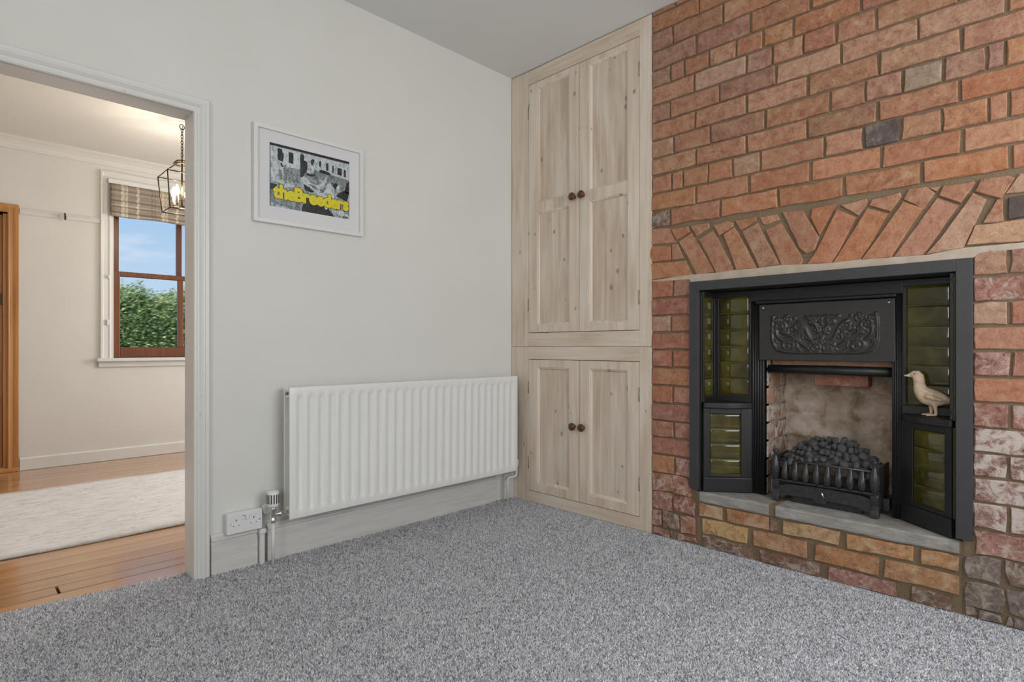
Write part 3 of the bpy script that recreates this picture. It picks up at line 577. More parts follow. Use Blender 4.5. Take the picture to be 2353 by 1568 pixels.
# ---------------------------------------------------------------- the brick wall
BL, BR = 1.018, 2.514
FX0, FX1, FZ0, FZ1 = 1.231, 2.303, .272, 1.268      # outer edge of the iron frame
MJ = .008                                            # mortar lies this far behind the brick faces
m = MB()
m.sbox(BL, FX0+.01, 0, H, MJ, .55); m.sbox(FX1-.01, BR, 0, H, MJ, .55); m.sbox(FX0+.01, FX1-.01, FZ1-.01, H, MJ, .55); m.sbox(FX0+.01, 1.260, 0, .271, MJ, .55); m.sbox(2.274, FX1-.01, 0, .271, MJ, .55); m.sbox(1.260, 2.274, 0, .20, .125, .55)
m.sbox(BL, BR, 0, H, .55, .62)  # unseen back slab, added to stop outside light leaking into the fireplace
bw = structure(m.build('wall_right', 'mortar'), 'red brick chimney breast with an arch of angled bricks over the fireplace')
RB = random.Random(11)
def brick(poly, mat, parent, proud=0.0, jit=.0022, name='brick', rough=1.0):
    """poly: outline in (s, z); a brick with a slightly wavering outline, rounded arris and its own depth"""
    n = len(poly); cs_ = sum(p[0] for p in poly)/n; cz = sum(p[1] for p in poly)/n
    out = []
    per = sum(math.dist(poly[i], poly[(i+1) % n]) for i in range(n))
    for i in range(n):
        a, b = poly[i], poly[(i+1) % n]; L = math.dist(a, b); k = max(1, int(round(L/max(.05, per/11))))
        for j in range(k):
            t = j/k; out.append((a[0]+(b[0]-a[0])*t+RB.uniform(-1, 1)*jit*rough, a[1]+(b[1]-a[1])*t+RB.uniform(-1, 1)*jit*rough))
    n = len(out); dp = -proud+RB.uniform(-.0018, .0018)*rough
    def ins(p, d):
        v = Vector((cs_-p[0], cz-p[1])); l = v.length; return (p[0]+v.x/l*d, p[1]+v.y/l*d)
    e1 = [(p[0], p[1], MJ+.010) for p in out]; e2 = [(p[0], p[1], dp+.0045) for p in out]; e3 = [(*ins(p, RB.uniform(.002, .0055)), dp+RB.uniform(-.0008, .0008)*rough) for p in out]
    vs = [(x, -s, z) for s, z, x in e1+e2+e3]; vs.append((dp, -cs_, cz))
    fs = []
    for r in (0, 1):
        fs += [(r*n+i, r*n+(i+1) % n, (r+1)*n+(i+1) % n, (r+1)*n+i) for i in range(n)]
    fs += [(2*n+i, 2*n+(i+1) % n, 3*n) for i in range(n)]
    o = MB().add(vs, fs, False).build(name, mat, None, shift=(0, -cs_, cz)); o.parent = parent
    if parent.name in ORG: o.location = Vector((0, -cs_, cz))-ORG[parent.name]
    return o
def pick(ws):
    r = RB.random()*sum(w for _, w in ws); 
    for nme, w in ws:
        r -= w
        if r <= 0: return nme
    return ws[0][0]
UP = [('brick_dull', .62), ('brick_mauve', .22), ('brick_pale', .10), ('brick_red', .06)]
MID = [('brick_orange', .6), ('brick_dull', .3), ('brick_pale', .1)]
special = {(10, 7): 'brick_dark', (8, 6): 'brick_grey', (9, 5): 'brick_orange', (9, 0): 'brick_dull', (7, 3): 'brick_dull', (12, 0): 'brick_brown', (11, 2): 'brick_orange', (6, 0): 'brick_mauve', (5, 1): 'brick_pale'}
for ci, (z0, z1, ss) in enumerate(COURSES):
    for bi in range(len(ss)-1):
        a, b = ss[bi], ss[bi+1]; j = .0045+RB.uniform(0, .0015)
        jl = .001 if bi == 0 and ci < 31 and abs(a-BL) < .001 else j
        jr = j
        if ci < 10: mat = pick(UP)
        elif ci < 13: mat = pick(MID)
        elif ci < 28:
            zt = (z0+z1)/2; mat = pick([('brick_red', .7), ('brick_dull', .3)]) if zt > .33 else pick([('brick_limed', .6), ('brick_brown', .4)])
            if ci == 15 and bi == 0: mat = 'brick_pale'
            if ci in (23,) and bi == 1: mat = 'brick_limed'
        else:
            zt = (z0+z1)/2
            if zt > .85: mat = {28: 'brick_mauve', 29: 'brick_limed', 30: 'brick_pale' if bi == 0 else 'brick_red', 31: 'brick_orange', 32: 'brick_limed' if bi == 0 else 'brick_red'}.get(ci, 'brick_limed')
            elif zt > .75: mat = 'brick_orange'
            elif zt > .66: mat = 'brick_limed'
            elif zt > .23: mat = pick([('brick_heavy_lime', .7), ('brick_limed', .3)])
            else: mat = pick([('brick_grey_brown', .6), ('brick_brown', .4)])
        mat = special.get((ci, bi), mat)
        if z1-z0 < .03 and ci == 0: poly = [(a+jl, z0+.004), (b-jr, z0+.004), (b-jr, z1), (a+jl, z1)]
        else: poly = [(a+jl, max(.001, z0+.0045)), (b-jr, max(.001, z0+.0045)), (b-jr, z1-.0045), (a+jl, z1-.0045)]
        low = (z0 < .25)
        if RB.random() < .03 and b-a > .2 and ci < 10: continue_split = True
        brick(poly, mat, bw, proud=RB.uniform(0, .002), jit=.0045 if low else .0028, rough=1.6 if low else 1.0)
for i, poly in enumerate(ARCH):
    mat = pick([('brick_orange', .75), ('brick_dull', .25)])
    if i == 28: mat = 'brick_dark'
    if i in (20, 19, 27, 30): mat = 'brick_pale' if i != 19 else 'brick_orange'
    ac = (sum(p[0] for p in poly)/len(poly), sum(p[1] for p in poly)/len(poly))
    grow = lambda p: (p[0]+(p[0]-ac[0])/max(.02, math.dist(p, ac))*.0042, p[1]+(p[1]-ac[1])/max(.02, math.dist(p, ac))*.0042)
    brick([grow(p) for p in poly], mat, bw, proud=RB.uniform(.0, .003), jit=.0014)
# return face of the chimney breast
for k in range(30):
    z0 = k*.0888; cuts = [.0, .12, .375, .40] if k % 2 else [.0, .25, .40]
    for a, b in zip(cuts[:-1], cuts[1:]):
        MB().sbox(BR-.004, BR+.008+RB.uniform(-.001, .001), z0+.005, min(H-.001, z0+.084), a+.004+(.004 if a == 0 else 0), b-.004).build('brick', pick(UP) if z0 > .5 else pick([('brick_limed', .5), ('brick_brown', .5)]), bw, bevel=.003, seg=1)
# cement band under the arch
st = [(1.018, 1.295), (1.169, 1.303), (1.248, 1.305), (1.361, 1.303), (1.453, 1.308), (1.555, 1.306), (1.654, 1.31), (1.745, 1.303), (1.847, 1.298), (1.954, 1.303), (2.167, 1.294), (2.274, 1.307), (2.436, 1.306), (2.514, 1.305)]
m = MB(); low = [(2.514, 1.287), (2.32, 1.282), (2.303, 1.2685), (1.231, 1.2685), (1.225, 1.283), (1.018, 1.287)]
m.prism(st+low, lambda u, v, w: (w, -u, v), -.001, .012); m.build('cement_band', 'cement_band', bw, bevel=.002)

# hearth of stone slabs on brick courses
hz = .262
he = empty('hearth', (.1, -1.77, 0)); tag(he, 'raised hearth of worn grey stone slabs on buff and brown bricks', 'hearth')
m = MB(); m.sbox(1.261, 2.273, 0, .214, MJ, .12); m.build('mortar_core', 'mortar', he)
def slab(a, b, name):
    na = max(6, int((b-a)/.03)); vs = []; r = random.Random(int(a*1000)); rows = [(.0, .214), (-.004, .22), (-.004, .255), (.001, .261), (.012, .2625), (.45, .2625), (.45, .214)]
    for i in range(na+1):
        s = a+(b-a)*i/na
        for j, (x, z) in enumerate(rows):
            d = r.uniform(-1, 1)*.0022 if j in (1, 2, 3) else 0
            vs.append((x+d, -s, z+(r.uniform(-1, 1)*.0016 if j in (0, 1, 2, 3) else 0)))
    k = len(rows); fs = [(i*k+j, i*k+(j+1) % k, (i+1)*k+(j+1) % k, (i+1)*k+j) for i in range(na) for j in range(k)]+[tuple(range(k)), tuple(na*k+j for j in range(k))]
    return MB().add(vs, fs).build(name, 'hearth_stone', he)
slab(1.279, 1.601, 'stone_slab'); slab(1.631, 2.265, 'stone_slab')
MB().sbox(1.261, 1.279, .214, .261, .004, .3).build('slab_joint', 'mortar', he); MB().sbox(2.265, 2.273, .214, .261, .004, .3).build('slab_joint', 'mortar', he)
MB().sbox(1.601, 1.631, .214, .261, .003, .45).build('slab_joint', 'mortar', he)
ROWS = [(.149, .206, [(1.279, 1.391), (1.412, 1.602), (1.606, 1.634), (1.66, 1.879), (1.905, 2.127), (2.154, 2.26)], ['brick_buff_red', 'brick_buff_red', 'brick_brown', 'brick_buff', 'brick_buff_red', 'brick_buff_red']),
        (.066, .136, [(1.288, 1.504), (1.534, 1.755), (1.79, 2.014), (2.035, 2.26)], ['brick_buff', 'brick_buff_red', 'brick_buff_red', 'brick_buff_red']),
        (.001, .055, [(1.29, 1.53), (1.563, 1.807), (1.835, 2.071), (2.121, 2.242)], ['brick_brown', 'brick_brown', 'brick_limed', 'brick_brown'])]
for z0, z1, sp_, ms in ROWS:
    for (a, b), mt in zip(sp_, ms): brick([(a, z0), (b, z0), (b, z1), (a, z1)], mt, he, jit=.003, rough=1.4)

# ---------------------------------------------------------------- firebox behind the fireplace
fb = structure(MB().sbox(1.50, 2.06, hz, 1.2, .46, .52).build('wall_fireback', 'soot_mortar'), 'rough sooty masonry back of the fireplace opening')
# rough stone back
vs = []; na, nb = 60, 70; r = random.Random(3)
def fbk(s, z):
    h = .012*math.sin(s*23+z*9)+.010*math.sin(z*41+s*13)+.006*math.sin(s*71)*math.sin(z*57)
    k = math.floor(z/.105); h += .012*math.sin(k*2.3+math.floor((s+(k % 2)*.12)/.23)*1.7)
    dz = abs(z/.105-round(z/.105)); return .405+h*.8+(.012 if dz < .07 else 0)*(z > .62)
for i in range(na+1):
    for j in range(nb+1):
        s = 1.53+.51*i/na; z = hz+(.95-hz)*j/nb; vs.append((fbk(s, z), -s, z))
n1 = nb+1; MB().add(vs, [(i*n1+j, i*n1+j+1, (i+1)*n1+j+1, (i+1)*n1+j) for i in range(na) for j in range(nb)], True).build('stone_back', 'soot_stone', fb)
# brick side cheeks
for sg, s0 in ((1, 1.53), (-1, 2.036)):
    fn = lambda u, v, w, s0=s0, sg=sg: (u, -(s0-sg*w), v)
    MB().box(.16, .45, -(s0-sg*.005), -(s0-sg*.1), hz, 1.0).build('cheek_core', 'soot_mortar', fb)
    for k in range(8):
        z0 = hz+.004+k*.084
        cuts = [.17, .27, .44] if k % 2 else [.17, .225, .34, .44]
        for a, b in zip(cuts[:-1], cuts[1:]):
            m = MB(); y0 = -(s0-sg*.001*RB.uniform(-2, 3)); m.box(a+.004, b-.004, y0, -(s0-sg*.025), z0, z0+.076)
            m.build('brick', RB.choice(['brick_sooty', 'brick_sooty', 'brick_heavy_lime', 'brick_pale']), fb, bevel=.005)
# throat: firebrick edge, iron bar, hanging red brick
MB().sbox(1.54, 2.035, .868, .91, .20, .26).build('firebrick_edge', 'brick_pale', fb, bevel=.006)
MB().tube([(.185, -1.532, .852), (.185, -1.8, .853), (.185, -2.034, .850)], .021, 10).build('throat_bar', 'cast_iron', fb)
MB().sbox(1.70, 1.918, .779, .87, .27, .34).build('brick', 'brick_red', fb, bevel=.004)
MB().sbox(1.53, 2.04, .86, .95, .30, .40).build('throat_slab', 'soot_mortar', fb, bevel=.006)

# ---------------------------------------------------------------- cast iron fireplace
fp = empty('fireplace', (0, -1.767, hz)); tag(fp, 'black cast iron fireplace with olive glazed tiles and floral hood set in brick', 'fireplace')
def mir(s): return 3.534-s
# outer frame: four-sided flat surround standing proud, with return into the recess
FI0, FI1, FIZ = 1.278, 2.256, 1.224
m = MB()
m.sbox(FX0, FI0, FZ0, FZ1, -.014, .006); m.sbox(FI1, FX1, FZ0, FZ1, -.014, .006); m.sbox(FI0, FI1, FIZ, FZ1, -.014, .006)
m.build('outer_frame', 'charcoal_frame', fp, bevel=.002)
for q0 in (FI0-.006, FI1-.004): MB().sbox(q0, q0+.010, hz+.001, FIZ, .006, .16).build('side_return', 'cast_iron', fp)
MB().sbox(FI0, FI1, FIZ, FIZ+.012, .006, .2).build('soffit', 'cast_iron', fp)
OL, OR_ = 1.525, 2.030
TILE_CACHE = {}
def tile(parent, c, ax_u, nrm, w, h, name='tile'):
    """rounded glazed tile centred at c, lying along ax_u and facing nrm"""
    key = (round(w, 3), round(h, 3))
    if key not in TILE_CACHE:
        mm = MB(); nu, nv = 6, 5; vs = []
        us = [-.5, -.5+.004/w, -.5+.012/w, .5-.012/w, .5-.004/w, .5]; vv = [-.5, -.5+.004/h, -.5+.011/h, .5-.011/h, .5-.004/h, .5]
        dp = [0, .0034, .005, .005, .0034, 0]
        for i, u in enumerate(us):
            for j, v in enumerate(vv): vs.append((u*w, -min(dp[i], dp[j])-.0006*math.cos(u*math.pi), v*h))
        mm.add(vs, [(i*6+j, (i+1)*6+j, (i+1)*6+j+1, i*6+j+1) for i in range(5) for j in range(5)], True)
        o0 = mm.build('tile', 'glazed_tile'); TILE_CACHE[key] = o0.data; bpy.data.objects.remove(o0)
    o = bpy.data.objects.new(name, TILE_CACHE[key]); COL.objects.link(o); o.parent = parent
    X = Vector(ax_u).normalized(); Yv = -Vector(nrm).normalized(); Z = Vector((0, 0, 1))
    if X.cross(Yv).dot(Z) < 0: X = -X
    R_ = Matrix((X, Yv, Z)).transposed().to_4x4(); R_.translation = Vector(c)-ORG[fp.name]; o.matrix_local = R_
    return o
for side in (0, 1):
    S = (lambda s: s) if side == 0 else mir
    sd_ = 1 if side == 0 else -1                      # +1: normal of the side reveal points to +s
    # upper reveal (side): iron stiles and tiles
    sr = S(1.284)
    def bx(a, b, z0, z1, x0, x1, name, mat='cast_iron', bev=.002): return MB().sbox(min(S(a), S(b)), max(S(a), S(b)), z0, z1, x0, x1).build(name, mat, fp, bevel=bev)
    bx(1.284, 1.288, .69, 1.215, .006, .15, 'side_panel', 'tile_grout', 0)
    bx(1.284, 1.298, .69, .716, .006, .15, 'side_rail'); bx(1.284, 1.298, 1.196, 1.222, .006, .15, 'side_rail')
    bx(1.284, 1.298, .716, 1.196, .006, .014, 'side_stile'); bx(1.284, 1.299, .716, 1.196, .117, .15, 'side_stile')
    for k in range(6): tile(fp, (.0655, -S(1.288), .756+k*.080), (1, 0, 0), (0, -sd_, 0), .102, .0785)
    # upper back panel
    bx(1.298, 1.466, .69, 1.215, .150, .156, 'back_panel', 'tile_grout', 0)
    bx(1.298, 1.466, .69, .722, .138, .150, 'back_rail'); bx(1.298, 1.466, 1.196, 1.222, .138, .150, 'back_rail')
    bx(1.298, 1.308, .722, 1.196, .138, .150, 'back_stile'); bx(1.455, 1.466, .722, 1.196, .138, .150, 'back_stile')
    for k in range(6): tile(fp, (.150, -S(1.3815), .7615+k*.079), (0, -1, 0), (-1, 0, 0), .146, .0775)
    # lower splayed box
    A = Vector((.014, -S(1.291), 0)); Bp = Vector((.150, -S(1.466), 0)); U = (Bp-A); Ln = U.length; U.normalize(); Nn = Vector((-U.y, U.x, 0))
    if Nn.x > 0: Nn = -Nn
    def sp(u0, u1, d0, d1, z0, z1, name, mat='cast_iron', bev=.002):
        mm = MB(); pts = [A+U*u0+Nn*d0, A+U*u1+Nn*d0, A+U*u1+Nn*d1, A+U*u0+Nn*d1]
        mm.prism([(p.x, p.y) for p in pts], lambda x, y, w: (x, y, w), z0, z1); return mm.build(name, mat, fp, bevel=bev)
    sp(0, Ln, -.012, -.004, hz+.001, .662, 'splay_panel', 'tile_grout', 0)
    sp(0, .029, -.004, .004, .333, .662, 'splay_stile'); sp(.172, Ln, -.004, .004, .333, .662, 'splay_stile')
    sp(.029, .172, -.004, .004, .636, .662, 'splay_rail'); sp(.029, .172, -.004, .004, .333, .346, 'splay_rail')
    for k in range(4):
        c = A+U*.1005+Nn*(-.004); tile(fp, (c.x, c.y, .382+k*.0727), U, Nn, .1425, .0712)
    sp(-.004, Ln+.002, -.012, .011, hz+.001, .333, 'plinth', 'cast_iron', .004)
    # ledge with bowed front
    pts = [(.150, -S(1.466)), (.150, -S(1.288)), (.010, -S(1.288))]
    for t in np.linspace(0, 1, 9):
        p = A+U*(t*Ln)+Nn*(.010+.022*math.sin(math.pi*t)); pts.append((p.x, p.y))
    MB().prism(pts, lambda x, y, w: (x, y, w), .662, .690).build('ledge', 'cast_iron', fp, bevel=.008, seg=3)
# fluted pilasters, header and hood
for a, b in ((1.466, OL), (OR_, 2.070)):
    MB().sbox(a, b, hz+.001, 1.215, .150, .20).build('pilaster', 'cast_iron', fp)
    w = (b-a)/5
    for k in range(5):
        c = a+w*(k+.5); MB().tube([(.150, -c, hz+.004), (.150, -c, 1.205)], [w*.46]*2, 8).build('reed', 'cast_iron', fp)
MB().sbox(1.466, 2.070, 1.168, 1.222, .135, .20).build('header', 'cast_iron', fp, bevel=.003)
MB().sbox(1.49, 2.05, 1.155, 1.170, .125, .15).build('header_bead', 'cast_iron', fp, bevel=.005)
hd = MB().sbox(1.503, 2.042, .893, 1.152, .140, .150).build('hood', 'iron_hood', fp, bevel=.003)
# cast floral relief on the hood
S0, S1, Z0, Z1 = 1.556, 1.990, .922, 1.102
gu, gv = 190, 84
uu, vv = np.meshgrid(np.linspace(-1, 1, gu), np.linspace(0, 1, gv), indexing='ij')
asp = (S1-S0)/2/(Z1-Z0)
def spiral(cx_, cy_, r0, r1, a0, turns, n=60):
    t = np.linspace(0, 1, n); r = r0+(r1-r0)*t; a = a0+turns*2*math.pi*t; return np.c_[cx_+r*np.cos(a), cy_+r*np.sin(a)]
def bez(p, n=40):
    t = np.linspace(0, 1, n)[:, None]; p = np.array(p); return (1-t)**3*p[0]+3*(1-t)**2*t*p[1]+3*(1-t)*t*t*p[2]+t**3*p[3]
curves = [(bez([(.04, .05), (.3, .0), (.6, .02), (.86, .12)]), .030), (bez([(.86, .12), (1.0, .3), (.98, .6), (.94, .95)]), .024),
          (spiral(.62, .22, .15, .02, 2.2, -1.6), .026), (spiral(.12, .16, .12, .02, .6, 1.5), .024), (bez([(.15, .3), (.3, .45), (.25, .7), (.45, .8)]), .026),
          (spiral(.42, .70, .11, .02, 3.6, 1.4), .022), (spiral(.80, .72, .12, .02, 4.2, -1.5), .022), (bez([(.3, .2), (.45, .3), (.55, .5), (.72, .52)]), .028),
          (bez([(.06, .55), (.1, .75), (.2, .85), (.3, .92)]), .024), (spiral(.18, .80, .09, .02, 1.0, 1.3), .02), (bez([(.75, .35), (.85, .4), (.9, .5), (.88, .68)]), .026)]
rs_ = np.random.RandomState(4)
for _ in range(26):
    cx_, cy_ = rs_.uniform(.04, .96), rs_.uniform(.08, .92)
    if rs_.rand() < .55: curves.append((spiral(cx_, cy_, rs_.uniform(.05, .09), .012, rs_.uniform(0, 6), rs_.choice([-1.2, 1.2])), .015))
    else: curves.append((bez([(cx_, cy_), (cx_+rs_.uniform(-.1, .1), cy_+.1), (cx_+rs_.uniform(-.15, .15), cy_+.15), (cx_+rs_.uniform(-.2, .2), cy_+rs_.uniform(-.2, .25))]), .016))
hgt = np.zeros_like(uu); au = np.abs(uu)*asp
for c, w in curves:
    c = c.copy(); c[:, 0] *= asp
    d = np.full(uu.shape, 9.)
    for p in c: d = np.minimum(d, (au-p[0])**2+(vv-p[1])**2)
    hgt = np.maximum(hgt, np.exp(-d/(w*1.4)**2)*(.6+.4*min(1, w/.025)))
for fx, fy, fr in ((.0, .34, .13), (.68, .56, .12), (.36, .48, .085), (.9, .33, .09), (.0, .78, .08), (.52, .9, .07)):
    dx, dy = au-fx*asp, vv-fy; rr_ = np.hypot(dx, dy); an = np.arctan2(dy, dx)
    pet = np.clip(1-(rr_/(fr*(.72+.28*np.cos(5*an)))), 0, 1)**.6; hgt = np.maximum(hgt, pet*1.15-.35*np.exp(-(rr_/.03)**2))
edge = np.minimum(np.minimum(1-np.abs(uu), 1)*asp/.03, np.minimum(vv, 1-vv)/.03); edge = np.clip(edge, 0, 1)
hgt = hgt*edge
sv = S0+(S1-S0)*(uu+1)/2; zv = Z0+(Z1-Z0)*vv; xv = .1395-.0075*hgt
vs = np.stack([xv, -sv, zv], -1).reshape(-1, 3).tolist()
MB().add(vs, [(i*gv+j, (i+1)*gv+j, (i+1)*gv+j+1, i*gv+j+1) for i in range(gu-1) for j in range(gv-1)], True).build('floral_relief', 'iron_hood', hd)
for s in (1.522, 2.022): MB().lathe([(.006, 0), (.0055, .003), (.002, .0045)], (.140, -s, 1.136), (-1, 0, 0), 10).build('rivet', 'chrome', hd)

# ---------------------------------------------------------------- electric coal-effect fire
FX = .094
ef = empty('electric_fire', (.15, -1.785, hz)); tag(ef, 'black basket fire heaped with imitation coals standing on the hearth', 'fire')
g0 = hz+.0008
for s in (1.596, 1.982):      # scrolled front legs
    m = MB(); pts = [(.0, 0), (.030, 0), (.028, .018), (.020, .03), (.018, .05), (.024, .07), (.026, .085), (.018, .098), (.002, .098), (-.002, .07), (.002, .04), (-.004, .02)]
    m.prism(pts, lambda u, v, w, s=s: (FX-.012+.03-u*1.0, -(s-.015+w), g0+v), 0, .030); m.build('leg', 'fire_black', ef, bevel=.004)
    MB().lathe([(.006, 0), (.017, .02), (.021, .05), (.018, .075), (.009, .105), (.006, .118), (.012, .126), (.013, .132), (.007, .138)], (FX, -s, g0+.095), (0, 0, 1), 12).build('corner_post', 'fire_black', ef)
for k in range(8):
    s = 1.596+(1.982-1.596)*(k+1)/9
    MB().tube([(FX-.004, -s, g0+.098), (FX-.012, -s, g0+.112), (FX-.014, -s, g0+.130), (FX-.010, -s, g0+.155), (FX-.004, -s, g0+.180), (FX, -s, g0+.190)], [.006, .013, .0155, .012, .007, .005], 8, True, .62).build('front_bar', 'fire_black', ef)
MB().tube([(FX, -1.602, g0+.186), (FX, -1.976, g0+.186)], .0055, 8).build('top_rail', 'fire_black', ef)
MB().sbox(1.590, 1.990, g0+.092, g0+.102, FX-.008, FX+.03).build('bottom_rail', 'fire_black', ef, bevel=.003)
ash = [(1.606, .020), (1.632, .020), (1.640, .030), (1.748, .034), (1.756, .018), (1.797, .018), (1.806, .034), (1.926, .030), (1.936, .018), (1.974, .018), (1.974, .070), (1.930, .082), (1.790, .088), (1.650, .082), (1.606, .070)]
MB().prism(ash, lambda u, v, w: (w, -u, g0+v), FX+.004, FX+.014).build('ash_front', 'fire_black', ef, bevel=.002)
MB().tube([(FX+.002, -1.785, g0+.075), (FX-.004, -1.790, g0+.06), (FX-.002, -1.797, g0+.045)], [.003, .004, .003], 8).build('latch_pin', 'chrome', ef)
MB().sbox(1.585, 1.995, g0+.03, g0+.115, FX+.03, .27).build('heater_box', 'fire_black', ef, bevel=.004)
MB().sbox(1.995, 2.02, g0+.02, g0+.07, .16, .25).build('control_box', 'fire_black', ef, bevel=.004)
for s in (1.588, 1.992): MB().box(FX, .27, -(s-.004), -(s+.004), g0+.10, g0+.205).build('basket_side', 'fire_black', ef, bevel=.002)
MB().sbox(1.66, 1.93, g0, g0+.03, .12, .26).build('foot', 'fire_black', ef)
# fuel bed dome under the coals
def bedz(s, x): 
    u = (s-1.79)/.205; v = (x-FX)/.18
    return g0+.155+.125*max(0, 1-abs(u)**2.6)*min(1, .25+1.1*v)
vs = []; na, nb = 24, 14
for i in range(na+1):
    for j in range(nb+1):
        s = 1.594+.392*i/na; x = FX+.012+.165*j/nb; vs.append((x, -s, bedz(s, x)-.018))
n1 = nb+1; MB().add(vs, [(i*n1+j, i*n1+j+1, (i+1)*n1+j+1, (i+1)*n1+j) for i in range(na) for j in range(nb)], True).build('fuel_bed', 'coal_lump', ef)
coal_me = []
for k in range(6):
    bm = bmesh.new(); bmesh.ops.create_icosphere(bm, subdivisions=2, radius=1); rr = random.Random(40+k)
    dirs = [(Vector((rr.gauss(0, 1), rr.gauss(0, 1), rr.gauss(0, 1))).normalized(), rr.uniform(.62, .9)) for _ in range(9)]
    for v in bm.verts:
        for d, c in dirs:
            h = v.co.dot(d)
            if h > c: v.co -= d*(h-c)*.9
    me = bpy.data.meshes.new('coal'); bm.to_mesh(me); bm.free(); me.materials.append(M['coal_lump'])
    me.polygons.foreach_set('use_smooth', [False]*len(me.polygons)); coal_me.append(me)
RC = random.Random(5); placed = []
tries = 0
while len(placed) < 84 and tries < 6000:
    tries += 1; s = RC.uniform(1.61, 1.972); x = RC.uniform(FX+.012, FX+.175); rad = RC.uniform(.013, .023)
    if any(math.hypot(s-a, x-b) < (rad+c)*.80 for a, b, c in placed): continue
    placed.append((s, x, rad))
    o = bpy.data.objects.new('coal', coal_me[RC.randrange(6)]); COL.objects.link(o); o.parent = ef
    o.location = Vector((x, -s, bedz(s, x)-.004+RC.uniform(-.004, .006)))-ORG[ef.name]; o.rotation_euler = (RC.uniform(0, 6), RC.uniform(0, 6), RC.uniform(0, 6)); o.scale = (rad*1.15, rad, rad*.85)

# ---------------------------------------------------------------- duck on the right-hand ledge
LZ = .6905; dxs, dss = .102, 2.166
def dp(a, w, z): return (dxs+w, -(dss-a), LZ+z)          # a: forward (towards smaller s)
def loft(mm, pts, n=14):
    path = [Vector((a, 0, z)) for a, z, r, wf in pts]; vs = []
    for i, (a, z, r, wf) in enumerate(pts):
        t = (path[min(i+1, len(path)-1)]-path[max(i-1, 0)]).normalized(); nrm = Vector((-t.z, 0, t.x))
        for k in range(n):
            w = 2*math.pi*k/n; p = path[i]+nrm*math.cos(w)*r; vs.append(dp(p.x, math.sin(w)*r*wf, p.z))
    fs = [(i*n+k, i*n+(k+1) % n, (i+1)*n+(k+1) % n, (i+1)*n+k) for i in range(len(pts)-1) for k in range(n)]+[tuple(range(n)), tuple((len(pts)-1)*n+k for k in range(n-1, -1, -1))]
    mm.add(vs, fs, True)
m = MB()
loft(m, [(-.069, .054, .003, 1), (-.058, .060, .010, 1.1), (-.044, .064, .020, 1.0), (-.026, .066, .028, .9), (-.006, .069, .033, .88), (.014, .077, .033, .88), (.027, .090, .028, .86), (.034, .106, .0225, .86), (.036, .122, .019, .88), (.037, .136, .0188, .9), (.040, .148, .0205, .88), (.047, .156, .0195, .84), (.057, .157, .0145, .84), (.064, .155, .009, .95), (.072, .153, .0058, 1.5), (.080, .152, .0042, 1.9), (.087, .1515, .002, 2)])
for a, w, f in ((.004, .014, .012), (-.014, -.013, .0)):
    m.tube([dp(a, w, .050), dp(a-.002, w, .030), dp(a-.004, w, .014), dp(a-.002, w, .006)], [.010, .0068, .006, .0065], 8)
    for toe in (-.5, 0, .5):
        m.tube([dp(a-.006, w, .005), dp(a+.012, w+toe*.012, .005), dp(a+.026, w+toe*.026, .0042)], [.006, .0055, .0035], 8, True, .75)
for w in (-1, 1):     # folded wings
    m.tube([dp(.012, w*.022, .078), dp(-.008, w*.027, .072), dp(-.032, w*.021, .066), dp(-.052, w*.010, .061)], [.012, .016, .012, .004], 8, True, .6)
dk = m.build('duck_figurine', 'duck_resin', None, shift=(dxs, -dss, LZ)); tag(dk, 'cream carved duckling figurine standing on the right-hand fireplace ledge', 'figurine')
rm = dk.modifiers.new('r', 'REMESH'); rm.mode = 'VOXEL'; rm.voxel_size = .0022; rm.use_smooth_shade = True
s_ = dk.modifiers.new('s', 'SMOOTH'); s_.factor = .5; s_.iterations = 3
m = MB()
for w in (-1, 1): m.lathe([(.0, 0), (.0022, .0006), (.0016, .0014)], dp(.050, w*.0158, .160), (w, 0, 0), 8)
m.build('eye', 'dark_slot', dk)

